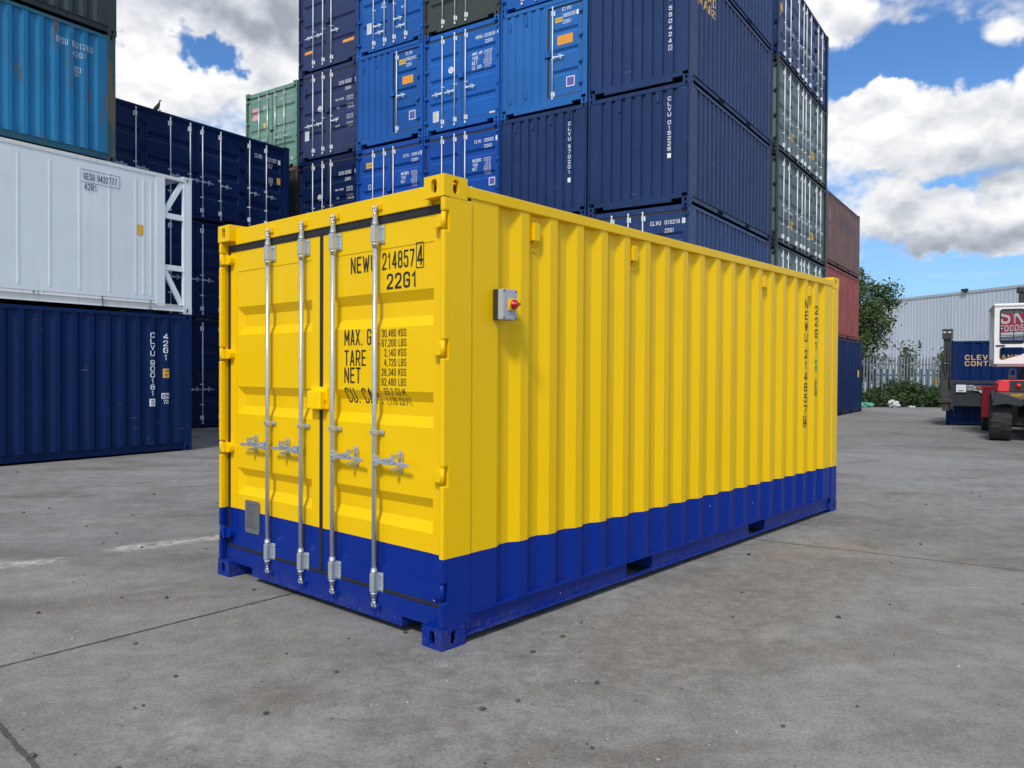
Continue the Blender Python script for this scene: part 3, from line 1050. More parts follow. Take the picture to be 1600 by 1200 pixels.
def container(name, label, mat, loc, rz, L=L20, H=H20, front='doors', right='corr', marks=None, side_marks=None, group=None,
              hero=False, frame_mat=None, cat="container", side_vents=(), end_vents=(), bars=None, handles=None, hw='zinc',
              post_mat=None, door_mat=None, blind=False, side_first=.45, plates=(), panel_mat=None, gmat='gasket', end_first=.33):
    """local axes: x across (right of someone facing the front), y along, z up; origin under the middle of the front"""
    root = thing(name, label, cat, loc, rz, group)
    W2 = W / 2
    fm = frame_mat or mat
    pm = post_mat or fm
    dm = door_mat or mat
    sm = panel_mat or mat
    key = (L, H, front, right, hero, blind)
    # -- castings
    for fx in (-1, 1):
        for fy in (-1, 1):
            for fz in (-1, 1):
                me = cached(('cast', fx, fy, fz), lambda: casting_mesh(fx, fy, fz))
                at = (fx * W2, 0 if fy < 0 else L, 0 if fz < 0 else H)
                if hero:
                    me = me.copy(); me.transform(Matrix.Translation(at)); at = (0, 0, 0)
                o = link('corner_casting', me, pm, root)
                o.location = at
    # -- front posts (with notches where the hinges sit on a door end) and rear posts
    hv = [.315, .950, 1.645, 2.343] if front == 'doors' else []
    hv = [v * (H - .25) / (H20 - .25) if H != H20 else v for v in hv]
    z0, z1 = .118, H - .118

    def front_post(sx):
        m = MB()
        def bx(xa, ya, za, xb, yb, zb, bev=0):
            if sx < 0:
                xa, xb = -xb, -xa
            m.box(xa, ya, za, xb, yb, zb, bev)
        bv = .011 if hero else 0
        zs = [z0]
        for v in hv:
            zs += [v - .050, v + .050]
        zs.append(z1)
        bx(W2 - .032, .044, z0, W2 - .002, .215, z1, 0)
        for a, b in zip(zs[::2], zs[1::2]):
            bx(W2 - .036, .004, a, W2 - .002, .050, b, bv)
        bx(W2 - .075, .085, z0, W2 - .032, .15, z1)
        return m.mesh('corner_post')

    def rear_post(sx):
        m = MB()
        xa, xb = (W2 - .07, W2 - .002) if sx > 0 else (-W2 + .002, -W2 + .07)
        m.box(xa, L - .17, z0, xb, L - .004, z1, .006 if hero else 0)
        return m.mesh('corner_post')
    for sx in (-1, 1):
        link('corner_post', cached(key + ('fp', sx), lambda: front_post(sx)), pm, root)
        link('corner_post', cached(key + ('rp', sx), lambda: rear_post(sx)), pm, root)

    # -- rails along the sides
    def top_rail(sx):
        m = MB()
        xa, xb = (W2 - .062, W2 - .003) if sx > 0 else (-W2 + .003, -W2 + .062)
        m.box(xa, .178, H - .099, xb, L - .178, H - .036, .004 if hero else 0)
        return m.mesh('top_side_rail')

    def bot_rail(sx):
        m = MB()
        rail_c(m, .178, L - .178, W2, sx, ((L / 2 - 1.18, L / 2 - .83), (L / 2 + .83, L / 2 + 1.18)) if L < 7 else ())
        return m.mesh('bottom_side_rail')
    for sx in (-1, 1):
        link('top_side_rail', cached(key + ('tr', sx), lambda: top_rail(sx)), fm, root)
        link('bottom_side_rail', cached(key + ('br', sx), lambda: bot_rail(sx)), fm, root)

    # -- roof and floor
    def roof():
        m = MB()
        pr = corr_profile(.06, L - .06, .35, 0, .018, .209, (.09, .014, .09, .014))
        t = m.bm
        a = [(t.verts.new((-W2 + .03, s, H - .040 - d)), t.verts.new((W2 - .03, s, H - .040 - d))) for s, d in pr]
        for p, q in zip(a, a[1:]):
            t.faces.new((p[0], p[1], q[1], q[0]))
        return m.mesh('roof')
    link('roof', cached(key + ('roof',), roof), sm, root)
    fl = cached(key + ('floor',), lambda: (lambda m: (m.box(-W2 + .04, .09, .125 if not hero else .150, W2 - .04, L - .06, .160), m.mesh('floor'))[1])(MB()))
    link('floor', fl, MT['machdark'], root)

    # -- corrugated sides and rear wall
    zb, zt = .166, H - .099

    def sheet_side(sx, y0=.217, y1=L - .172):
        pr = corr_profile(y0, y1, side_first if sx > 0 else .45)
        m = MB()
        t = m.bm
        for (a, da), (b, db) in zip(pr, pr[1:]):
            xa, xb = sx * (W2 - da), sx * (W2 - db)
            t.faces.new([t.verts.new(p) for p in ((xa, a, zb), (xb, b, zb), (xb, b, zt), (xa, a, zt))])
        bmesh.ops.remove_doubles(t, verts=t.verts, dist=1e-5)
        return m.mesh('side_panel')
    link('side_panel', cached(key + ('side', -1), lambda: sheet_side(-1)), sm, root)

    def rear():
        pr = corr_profile(-W2 + .07, W2 - .07, -W2 + .33, .012, .050, .245, (.10, .02, .105, .02))
        m = MB(); t = m.bm
        for (a, da), (b, db) in zip(pr, pr[1:]):
            t.faces.new([t.verts.new(p) for p in ((b, L - db, .12), (a, L - da, .12), (a, L - da, H - .1), (b, L - db, H - .1))])
        m.box(-W2 + .162, L - .06, .04, W2 - .162, L - .008, .15)
        m.box(-W2 + .162, L - .06, H - .11, W2 - .162, L - .012, H - .036)
        return m.mesh('rear_wall')
    link('rear_wall', cached(key + ('rear',), rear), sm, root)

    # -- right-hand side
    def sto(s, v, d):
        return (W2 - d, s, v)
    if right == 'corr':
        spr = corr_profile(.217, L - .172, side_first)
        sp = link('side_panel', cached(key + ('side', 1, side_first), lambda: sheet_side(1)), sm, root)
        if side_marks:
            add_marks(side_marks, sp, lambda s, v: sto(s, v, prof_depth(spr, s) - .0022), [p[0] for p in spr], ())
        for s in side_vents:
            def vent():
                m = MB()
                boxto(m, sto, -.038, 2.262, -.001, .038, 2.290, .006)
                boxto(m, sto, -.030, 2.438, -.001, .040, 2.476, .006)
                prismto_side = [(-.024, 2.440), (.034, 2.440), (.034, 2.292), (-.024, 2.330)]
                boxto(m, sto, -.024, 2.330, -.034, .034, 2.440, .006, .003 if hero else 0)
                t = m.bm
                a = [t.verts.new(p) for p in (sto(-.024, 2.331, -.034), sto(.034, 2.331, -.034), sto(.034, 2.292, -.002), sto(-.024, 2.292, -.002))]
                t.faces.new(a)
                for c in (.0, .02):
                    m.cyl(sto(-.012 + c * 1.6, 2.458, -.001), sto(-.012 + c * 1.6, 2.458, -.010), .008, n=8)
                m.cyl(sto(.004, 2.276, -.001), sto(.004, 2.276, -.008), .006, n=8)
                return m.mesh('vent_cover')
            vm = cached(('vent', H, hero), vent)
            o = link('vent_cover', vm, mat, root)
            o.location = (-.041, s, H - H20)
    elif right == 'side_doors':
        side_doors(root, key, mat, L, H, sto, hw, side_marks, hero, sm)
    elif right == 'reefer':
        reefer_side(root, mat, L, H, sto, side_marks)

    # -- front
    def eto(u, v, d):
        return (u - W2, d, v)
    if front == 'doors':
        door_front(root, key, dm, fm, H, eto, hero, marks, bars, handles, hw, hv, plates, gmat, end_vents)
    elif front == 'blank':
        pr = corr_profile(.05, W - .05, end_first, .012, .054, .245, (.145, .016, .070, .016))
        def blank():
            m = MB(); t = m.bm
            for (a, da), (b, db) in zip(pr, pr[1:]):
                t.faces.new([t.verts.new(p) for p in (eto(a, .2, da), eto(b, .2, db), eto(b, H - .12, db), eto(a, H - .12, da))])
            return m.mesh('end_panel')
        ep = link('end_panel', cached(key + ('blank', end_first), blank), sm, root)
        link('end_rail', cached(key + ('blankt',), lambda: (lambda m: (m.box(-W2 + .162, .004, H - .125, W2 - .162, .07, H - .036), m.mesh('end_rail'))[1])(MB())), fm, root)
        link('end_sill', cached(key + ('blankb',), lambda: (lambda m: (m.prism([(-W2 + .162, .2), (-W2 + .162, .10), (-W2 + .40, .10), (-W2 + .40, .035), (W2 - .40, .035), (W2 - .40, .10), (W2 - .162, .10), (W2 - .162, .2)], 1, .004, .08), m.mesh('end_sill'))[1])(MB())), fm, root)
        if marks:
            add_marks(marks, ep, lambda u, v: eto(u, v, prof_depth(pr, u) - .0025), [p[0] for p in pr], ())
        for u, v in end_vents:
            end_vent(root, mat, eto, u, v, prof_depth(pr, u))
    elif front == 'half':
        half_front(root, key, mat, fm, H, eto, marks, hw, end_vents)
    return root


def end_vent(root, mat, eto, u, v, d):
    def mk():
        m = MB()
        boxto(m, eto, -.030, -.10, -.030, .030, .09, .004)
        boxto(m, eto, -.040, .09, -.006, .040, .12, .004)
        boxto(m, eto, -.040, -.13, -.006, .040, -.10, .004)
        return m.mesh('vent_cover')
    o = link('vent_cover', cached(('endvent',), mk), mat, root)
    o.location = (u, d, v)


def door_front(root, key, dm, fm, H, eto, hero, marks, bars, handles, hw, hv, plates, gmat, end_vents):
    W2 = W / 2
    k = H / H20
    # header and sill
    def header():
        m = MB()
        boxto(m, eto, .162, H - .144, .052, W - .162, H - .030, .15, .004 if hero else 0)
        boxto(m, eto, .036, H - .144, .075, .162, H - .118, .15)
        boxto(m, eto, W - .162, H - .144, .075, W - .036, H - .118, .15)
        return m.mesh('door_header')
    link('door_header', cached(key + ('hdr',), header), fm, root)

    def sill():
        m = MB()
        pts = [(.036, .205), (.036, .118), (.162, .118), (.162, .100), (.395, .100), (.395, .042), (W - .395, .042), (W - .395, .100), (W - .162, .100),
               (W - .162, .118), (W - .036, .118), (W - .036, .205)]
        prismto(m, eto, pts, .052, .15, .003 if hero else 0)
        return m.mesh('door_sill')
    link('door_sill', cached(key + ('sill',), sill), fm, root)
    bu = bars or [.63, 1.04, 1.39, 1.81]
    hd = handles or ([(-1, 1.0)] * 2 + [(1, .995)] * (len(bu) - 2))
    vtop = H - .190
    recs = [(a * k, b * k) for a, b in ((.610, .808), (1.204, 1.406), (1.783, 1.991))]
    leaves = [Door(.058, 1.205, .225, vtop, recs), Door(1.233, 2.380, .225, vtop, recs)]
    D0, D1 = leaves

    def gask():
        m = MB()
        for u0, v0, u1, v1 in ((.034, .200, 2.404, .226), (.034, vtop - .001, 2.404, H - .140), (.034, .226, .060, vtop - .001), (2.378, .226, 2.404, vtop - .001), (1.204, .226, 1.234, vtop - .001)):
            boxto(m, eto, u0, v0, .066 if not hero else .062, u1, v1, .12, .006 if hero else 0)
        return m.mesh('door_gasket')
    for li, D in enumerate(leaves):
        dr = link('door', cached(key + ('door', li), lambda: door_mesh(D, eto)), dm, root)
        if li == 0:
            link('door_gasket', cached(key + ('gask',), gask), MT['rubber' if hero else gmat], dr)
        s = 1 if li == 0 else -1
        for v in hv:
            o = link('hinge', cached(('hinge', s, hero), lambda: hinge_mesh(eto, s, hero)), dm if hero else fm, dr)
            o.location = ((.021 if li == 0 else W - .021), 0, v) if not hero else ((.021 if li == 0 else W - .021), 0, 0)
            if hero:
                # keep paint coordinates in container space: bake the place into the mesh
                me = o.data.copy(); me.transform(Matrix.Translation((.021 if li == 0 else W - .021, 0, v)))
                o.data = me; o.location = (0, 0, 0)
        for i, u in enumerate(bu):
            if not (D.u0 < u < D.u1):
                continue
            bm_, bk_ = cached(('bar', H, hero), lambda: bar_parts(eto, .115, H - .092, (.200, .318), (H - .308, H - .198), (1.158,), hero))
            put_bar(bm_, bk_, MT[hw], dr, (u, 0, 0))
            for v in (.115, H - .092):
                def keep():
                    m = MB()
                    boxto(m, eto, -.036, -.022, .046, .036, .018, .060, .004 if hero else 0)
                    boxto(m, eto, -.034, -.020, .030, -.022, .014, .050, .003 if hero else 0)
                    boxto(m, eto, .022, -.020, .030, .034, .014, .050, .003 if hero else 0)
                    m.cyl(eto(0, -.002 if v > 1 else -.010, .048), eto(0, -.002 if v > 1 else -.010, .024), .008, n=8)
                    return m.mesh('bar_keeper')
                o = link('bar_keeper', cached(('keep', hero, v > 1), keep), fm, dr)
                if hero:
                    me = o.data.copy(); me.transform(Matrix.Translation((u + .012, 0, v))); o.data = me
                else:
                    o.location = (u + .012, 0, v)
            hs, hvv = hd[i]
            h = link('door_handle', cached(('handle', hs, hero), lambda: handle_mesh(eto, hs, hero)), MT[hw], dr); h.location = (u, 0, hvv)
            h = link('handle_catch', cached(('catch', hs, hero), lambda: catch_mesh(eto, hs, hero)), MT[hw], dr); h.location = (u, 0, hvv)
        if li == 1:
            def lock():
                m = MB()
                boxto(m, eto, -.085, -.058, .006, .065, .058, .070, .008 if hero else 0)
                boxto(m, eto, -.105, -.058, .050, .078, .085, .0705, .004 if hero else 0)
                if hero:
                    boxto(m, eto, -.055, -.112, .052, -.018, -.078, .072, .003)
                    for a in range(7):
                        t0, t1 = PI + a * PI / 7, PI + (a + 1) * PI / 7
                        m.cyl(eto(.072, .012 + .016 * math.sin(t0), .040 + .013 * math.cos(t0)), eto(.072, .012 + .016 * math.sin(t1), .040 + .013 * math.cos(t1)), .004, n=8)
                return m.mesh('lock_box')
            o = link('lock_box', cached(('lock', hero), lock), MT['yellow'] if hero else dm, dr)
            o.location = (1.228, 0, 1.335 * k)
        if marks:
            for mat, sh in marks:
                sub = Sheet()
                lo, hi = (-9, 1.219) if li == 0 else (1.219, 9)
                sub.v = sh.v
                sub.f = [f for f in sh.f if lo < sum(sh.v[i][0] for i in f) / len(f) <= hi]
                used = sorted({i for f in sub.f for i in f})
                mp = {i: j for j, i in enumerate(used)}
                sub.v = [sh.v[i] for i in used]
                sub.f = [tuple(mp[i] for i in f) for f in sub.f]
                if sub.f:
                    pr = 'sticker' if mat.name.endswith('sticker') else 'lettering'
                    off = .0018 + .0012 * (pr == 'lettering')
                    sub.lay(pr, mat, dr, lambda u, v: eto(u, v, D.d(u, v) - off), D.us, D.vs)
        for p in plates:
            u0, v0, u1, v1, mt = p
            if D.u0 < u0 < D.u1:
                m = MB()
                r = .018
                pts = []
                for cx, cy, a0 in ((u1 - r, v1 - r, 0), (u0 + r, v1 - r, 90), (u0 + r, v0 + r, 180), (u1 - r, v0 + r, 270)):
                    pts += [(cx + r * math.cos(R(a0 + a)), cy + r * math.sin(R(a0 + a))) for a in (0, 30, 60, 90)]
                prismto(m, eto, pts, D.d(u0, v0) - .006, D.d(u0, v0) + .001)
                if hero:
                    for q in range(9):
                        v = v1 - .03 - q * .022
                        boxto(m, eto, u0 + .014, v, D.d(u0, v0) - .0075, u1 - .014 - .02 * (q % 3), v + .008, D.d(u0, v0) - .0055)
                m.build('data_plate', MT[mt], dr)
                pt = Sheet()
                rw = random.Random(int(u0 * 1000 + v0 * 77))
                for q in range(9 if hero else 5):
                    v = v1 - .030 - q * (v1 - v0 - .05) / (9 if hero else 5)
                    pt.rect(u0 + .018, v, u0 + .018 + (u1 - u0 - .036) * rw.uniform(.45, 1), v + .006)
                pt.lay('marking', MT['platemark'], dr, lambda u, v: eto(u, v, D.d(u0, v0) - .0085))
    for u, v in end_vents:
        end_vent(root, dm, eto, u, v, .07)


def half_front(root, key, mat, fm, H, eto, marks, hw, end_vents):
    """end wall half corrugated, half a single door"""
    pr = [(.05, .014)]
    e = .18
    while e < 1.22:
        pr += [(e, .014), (e + .02, .044), (e + .10, .044), (e + .12, .014)]
        e += .235
    pr.append((1.36, .014))

    def sheet():
        m = MB(); t = m.bm
        for (a, da), (b, db) in zip(pr, pr[1:]):
            t.faces.new([t.verts.new(p) for p in (eto(a, .2, da), eto(b, .2, db), eto(b, H - .12, db), eto(a, H - .12, da))])
        boxto(m, eto, 2.30, .2, .014, W - .04, H - .12, .05)
        boxto(m, eto, 1.36, .2, .014, 2.30, .262, .05)
        boxto(m, eto, 1.36, H - .21, .014, 2.30, H - .12, .05)
        return m.mesh('end_panel')
    W2 = W / 2
    link('end_panel', cached(key + ('hs',), sheet), mat, root)
    link('end_rail', cached(key + ('blankt',), lambda: (lambda m: (m.box(-W2 + .162, .004, H - .125, W2 - .162, .07, H - .036), m.mesh('end_rail'))[1])(MB())), fm, root)
    link('end_sill', cached(key + ('blankb',), lambda: (lambda m: (m.prism([(-W2 + .162, .2), (-W2 + .162, .10), (-W2 + .40, .10), (-W2 + .40, .035), (W2 - .40, .035), (W2 - .40, .10), (W2 - .162, .10), (W2 - .162, .2)], 1, .004, .08), m.mesh('end_sill'))[1])(MB())), fm, root)
    recs = [(.75, .90), (1.25, 1.40), (1.72, 1.87)]
    D = Door(1.395, 2.270, .290, H - .24, recs, depth=.040, fu=.085, fv=(.09, .09))
    dr = link('door', cached(key + ('hdoor',), lambda: door_mesh(D, eto)), mat, root)

    def gask():
        m = MB()
        for u0, v0, u1, v1 in ((1.36, .262, 2.30, .291), (1.36, H - .241, 2.30, H - .21), (1.36, .291, 1.396, H - .241), (2.269, .291, 2.30, H - .241)):
            boxto(m, eto, u0, v0, .036, u1, v1, .07)
        return m.mesh('door_gasket')
    link('door_gasket', cached(key + ('hg',), gask), MT['gasket'], dr)
    bm_, bk_ = cached(('hbar', H), lambda: bar_parts(lambda u, v, d: eto(u, v, d - .03), .235, H - .165, (.29, .40), (H - .40, H - .29), (1.158,), False))
    put_bar(bm_, bk_, MT[hw], dr, (1.50, 0, 0))
    h = link('door_handle', cached(('handle', 1, False), lambda: handle_mesh(eto, 1, False)), MT[hw], dr); h.location = (1.50, -.03, 1.20)
    h = link('handle_catch', cached(('catch', 1, False), lambda: catch_mesh(eto, 1, False)), MT[hw], dr); h.location = (1.50, -.03, 1.20)
    o = link('lock_box', cached(('lock', False), lambda: None), mat, dr) if ('lock', False) in CACHE else None
    if o is None:
        m = MB(); boxto(m, eto, -.085, -.058, .006, .065, .058, .070); CACHE[('lock', False)] = m.mesh('lock_box')
        o = link('lock_box', CACHE[('lock', False)], mat, dr)
    o.location = (1.37, -.03, 1.29)
    for v in (.5, 1.0, 1.6, 2.15):
        hg = link('hinge', cached(('hinge', -1, False), lambda: hinge_mesh(eto, -1, False)), mat, dr)
        hg.location = (2.30, -.03, v)
    for mt, sh in (marks or []):
        if not sh.v:
            continue
        pn = 'sticker' if mt.name.endswith('sticker') else 'lettering'
        off = .0018 + .0012 * (pn == 'lettering')
        sh.lay(pn, mt, dr, lambda u, v: eto(u, v, D.d(u, v) - off), D.us, D.vs)
    for u, v in end_vents:
        end_vent(root, mat, eto, u, v, prof_depth(pr, u))


SIDE_BARS = [.80, 1.36, 2.28, 2.84, 3.20, 3.75, 4.68, 5.25]


def side_doors(root, key, mat, L, H, sto, hw, side_marks, hero, lm):
    k = H / H20
    cuts = [.222, 1.595, 3.020, 4.455, L - .178]
    recs = [(a * k, b * k) for a, b in ((.610, .808), (1.204, 1.406), (1.783, 1.991))]
    leaves = [Door(a + .006, b - .006, .225, H - .15, recs, depth=.055) for a, b in zip(cuts, cuts[1:])]
    link('side_sill', cached(key + ('ss',), lambda: (lambda m: (boxto(m, sto, .18, .166, .03, L - .178, .222, .10), m.mesh('side_sill'))[1])(MB())), mat, root)
    link('side_header', cached(key + ('sh',), lambda: (lambda m: (boxto(m, sto, .18, H - .147, .03, L - .178, H - .099, .10), m.mesh('side_header'))[1])(MB())), mat, root)
    for li, D in enumerate(leaves):
        dr = link('door', cached(key + ('sd', li), lambda: door_mesh(D, sto)), lm, root)
        for i, s in enumerate(SIDE_BARS):
            if not (D.u0 < s < D.u1):
                continue
            bm_, bk_ = cached(('sbar', H), lambda: bar_parts(lambda u, v, d: sto(-u, v, d - .016), .125, H - .085, (.21, .33), (H - .32, H - .20), (1.158, .62), False))
            put_bar(bm_, bk_, MT[hw], dr, (0, s, 0))
            h = link('door_handle', cached(('shandle',), lambda: handle_mesh(lambda u, v, d: sto(u, v, d - .016), 1, False)), MT['steel'], dr); h.location = (0, s, 1.03)
            h = link('handle_catch', cached(('scatch',), lambda: catch_mesh(lambda u, v, d: sto(u, v, d - .016), 1, False)), MT['steel'], dr); h.location = (0, s, 1.03)
        for q, v in enumerate((.40, 1.0, 1.62, 2.2)):
            def hg():
                m = MB()
                boxto(m, sto, -.085, -.045, .020, .085, .045, .060)
                m.cyl(sto(0, -.06, .016), sto(0, .06, .016), .016, n=8)
                return m.mesh('hinge')
            o = link('hinge', cached(('shinge',), hg), mat, dr)
            o.location = (0, cuts[li] if li in (0, 1, 3) else cuts[li + 1] - (0 if li < 3 else .02), v * k)
        if li == 2:
            m = MB()
            boxto(m, sto, -.07, -.055, -.005, .07, .055, .055)
            CACHE.setdefault(('slock',), m.mesh('lock_box'))
            o = link('lock_box', CACHE[('slock',)], mat, dr); o.location = (0, 3.02, 1.30 * k)
        for mt, sh in (side_marks or []):
            us = [p[0] for p in sh.v]
            sub = Sheet()
            f_ = [f for f in sh.f if D.u0 < sum(sh.v[i][0] for i in f) / len(f) <= D.u1]
            used = sorted({i for f in f_ for i in f}); mp = {i: j for j, i in enumerate(used)}
            sub.v = [sh.v[i] for i in used]; sub.f = [tuple(mp[i] for i in f) for f in f_]
            if sub.f:
                pn = 'sticker' if mt.name.endswith('sticker') else 'lettering'
                off = .0018 + .0012 * (pn == 'lettering')
                sub.lay(pn, mt, dr, lambda u, v: sto(u, v, D.d(u, v) - off), D.us, D.vs)


def reefer_side(root, mat, L, H, sto, side_marks):
    """smooth insulated side with seams; the last .7 m is an open machinery frame"""
    e = L - .72
    m = MB()
    boxto(m, sto, .20, .215, .012, e, H - .10, .09)
    s = e - .10
    for q, s in enumerate([L - .82, L - .96, L - 1.11, L - 1.59, L - 2.10, L - 2.58, L - 3.06, L - 3.55, L - 4.05, L - 4.55, L - 5.05, L - 5.6, L - 6.2, L - 6.8, L - 7.4, L - 8, L - 8.6, L - 9.2, L - 9.8, L - 10.4, L - 11]):
        boxto(m, sto, s - .016, .30, .006, s + .016, H - .22, .012)
    sp = m.build('side_panel', mat, root)
    m = MB()
    boxto(m, sto, .18, .166, .016, e, .214, .10)
    m.build('side_sill', MT['whiterust'], root)
    m = MB()
    boxto(m, sto, e, .12, .004, L - .55, H - .10, .12)
    m.build('frame_post', mat, root)
    m = MB()
    boxto(m, sto, L - .55, 1.76, .02, L - .165, 1.86, .08)
    boxto(m, sto, L - .55, .80, .02, L - .165, .90, .08)
    for (a, va), (b, vb) in ((((L - .545, 1.86), (L - .185, 2.46))), (((L - .545, .80), (L - .185, .17)))):
        n = Vector((vb - va, -(b - a))).normalized() * .045
        prismto(m, sto, [(a + n.x, va + n.y), (b + n.x, vb + n.y), (b - n.x, vb - n.y), (a - n.x, va - n.y)], .022, .072)
    m.build('frame_brace', mat, root)
    # refrigeration unit inside the open frame
    m = MB()
    m.box(.10, L - .55, 1.28, .62, L - .22, 1.95, .02)
    m.box(-.55, L - .60, .20, .45, L - .30, .85, .03)
    m.box(-1.05, L - .66, .15, 1.13, L - .60, H - .12)
    m.build('cooling_unit', MT['white'], root)
    add_marks(side_marks or [], sp, lambda s, v: sto(s, v, .0042), (), ())


# ------------------------------------------------------------------ placing helpers
TH = .597
XA = Vector((math.cos(TH), -math.sin(TH), 0))
YA = Vector((math.sin(TH), math.cos(TH), 0))


def front_right(x, y, z=0, th=TH):
    """origin of a container whose front right bottom corner is at x, y"""
    xa = Vector((math.cos(th), -math.sin(th), 0))
    v = Vector((x, y, z)) - xa * (W / 2)
    return tuple(v)


def rear_right(x, y, z=0, L=L20):
    v = Vector((x, y, z)) - XA * (W / 2) - YA * L
    return tuple(v)


INK, AMB, ORG = MT['ink'], MT['amber'], MT['orange']


def weights(sh, u0, v0, u1, scale=1.0, left=('MAX. GR.', 'TARE', 'NET', 'CU. CAP.')):
    for i, t in enumerate(left):
        sh.text(t, u0, v0 - i * .116 * scale, u0 + (.30 if i == 0 else .19 if i == 1 else .155 if i == 2 else .31) * scale, .088 * scale)
    for i, t in enumerate(('30,480 KGS', '67,200 LBS', '2,140 KGS', '4,720 LBS', '28,340 KGS', '62,480 LBS', '33.2 CU.M.', '1,170 CU.FT.')):
        wd = .235 * scale * (1 if i in (0, 1, 4, 5, 7) else .86)
        sh.text(t, u1 - wd, v0 + .046 * scale - i * .0585 * scale, u1, .042 * scale)
    return sh


# ------------------------------------------------------------------ the setting
gm = MB()
gm.quad((-400, -300, 0), (400, -300, 0), (400, 700, 0), (-400, 700, 0))
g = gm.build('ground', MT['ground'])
g['kind'] = 'structure'


def joint(pts, wd, seed):
    rnd = random.Random(seed)
    m = MB()
    a, b = Vector(pts[0] + (0,)), Vector(pts[1] + (0,))
    n = max(8, int((b - a).length / .03))
    nrm = (b - a).normalized().cross(Vector((0, 0, 1)))
    L_, R_ = [], []
    for i in range(n + 1):
        p = a.lerp(b, i / n) + nrm * rnd.uniform(-.3, .3) * wd
        ww = wd * rnd.uniform(.6, 1.15)
        L_.append(m.bm.verts.new(p + nrm * ww + Vector((0, 0, .004))))
        R_.append(m.bm.verts.new(p - nrm * ww + Vector((0, 0, .004))))
    for i in range(n):
        m.bm.faces.new((L_[i], R_[i], R_[i + 1], L_[i + 1]))
    o = m.build('expansion_joint', MT['joint'])
    o['kind'] = 'structure'


joint(((-6.1, -.27), (-1.0, 5.92)), .007, 1)
joint(((-2.727, 3.823), (.6, .722)), .012, 2)
joint(((1.9, 7.37), (9.5, 2.6)), .006, 3)


def grit(name, n, seed, mat, smin, smax, lx, hx, ly, hy):
    rnd = random.Random(seed)
    m = MB()
    for i in range(n):
        y = ly + (hy - ly) * rnd.random() ** 1.4
        x = rnd.uniform(lx, hx) * max(1, y * .30) if False else rnd.uniform(-1, 1) * (y * .68 + .4)
        s = smin + (smax - smin) * rnd.random() ** 4
        b = bmesh.new()
        bmesh.ops.create_icosphere(b, subdivisions=1, radius=s)
        for v in b.verts:
            v.co *= rnd.uniform(.7, 1.25)
            v.co.z *= .65
        q = Matrix.Translation((x, y, s * .35)) @ Matrix.Rotation(rnd.uniform(0, 6), 4, 'Z')
        m.add(b, q)
    o = m.build(name, mat)
    o['kind'] = 'stuff'


grit('grit', 620, 5, MT['stone'], .003, .019, 0, 0, 2.7, 24)
grit('pale_grit', 150, 6, MT['palestone'], .002, .011, 0, 0, 2.7, 14)

# ------------------------------------------------------------------ the yellow container
HT = .72537075
hero_loc = front_right(-.37109872, 4.22044392, 0, HT)
hm = Sheet()
hm.text('NEWU', 1.524, 2.127, 1.770, .100, .024)
hm.text('214857', 1.830, 2.127, 2.117, .100, .024)
hm.frame(2.133, 2.112, 2.199, 2.258, .005)
hm.text('4', 2.143, 2.128, 2.190, .112, .008)
hm.text('22G1', 1.872, 2.008, 2.140, .092, .028)
for t, v, w_, h_ in (('MAX. GR.', 1.683, .345, .097), ('TARE', 1.556, .215, .097), ('NET', 1.449, .165, .097), ('CU. CAP.', 1.326, .345, .094)):
    hm.text(t, 1.460, v, 1.460 + w_, h_, .028)
for i, (t, w_) in enumerate((('30,480 KGS', .222), ('67,200 LBS', .222), ('2,140 KGS', .197), ('4,720 LBS', .197), ('28,340 KGS', .222), ('62,480 LBS', .222), ('33.2 CU.M.', .205), ('1,170 CU.FT.', .240))):
    u1 = 2.050 if i < 7 else 2.075
    hm.text(t, u1 - w_, 1.728 - i * .0578, u1, .043, .004)
hs = Sheet()
hs.column('NEWU_214857', 5.138, 2.285, 1.115, .080, .088)
hs.frame(5.092, .975, 5.184, 1.092, .007)
hs.text('4', 5.106, .990, 5.170, .085)
hs.column('22G1', 5.414, 2.245, 1.780, .080, .092)
hs.frame(5.385, 1.300, 5.470, 1.460, .008)
hs.text('C', 5.402, 1.385, 5.447, .050)
hs.text('O', 5.402, 1.315, 5.450, .055)
hl = Sheet().rect(5.380, 1.545, 5.468, 1.690)
hl2 = Sheet()
hl2.text('9FT', 5.388, 1.635, 5.445, .034)
hl2.text('6', 5.398, 1.565, 5.435, .045)
hero = container('shipping_container', "bright yellow container with a blue lower band standing alone on the concrete", MT['hero'], hero_loc, -HT, front='doors',
                 right='corr', marks=[(MT['black'], hm)], side_marks=[(MT['black'], hs), (MT['lime'], hl)], hero=True, hw='steel',
                 side_vents=(.79, 1.905, 4.13, 5.243), side_first=.442, plates=((.276, .345, .470, .580, 'plate'),))
for o in [c for c in hero.children_recursive if c.name.startswith('lettering') and c.active_material == MT['lime']]:
    o.name = 'sticker'
hl2.lay('lettering', MT['black'], hero, lambda s, v: (W / 2 - .0065, s, v))

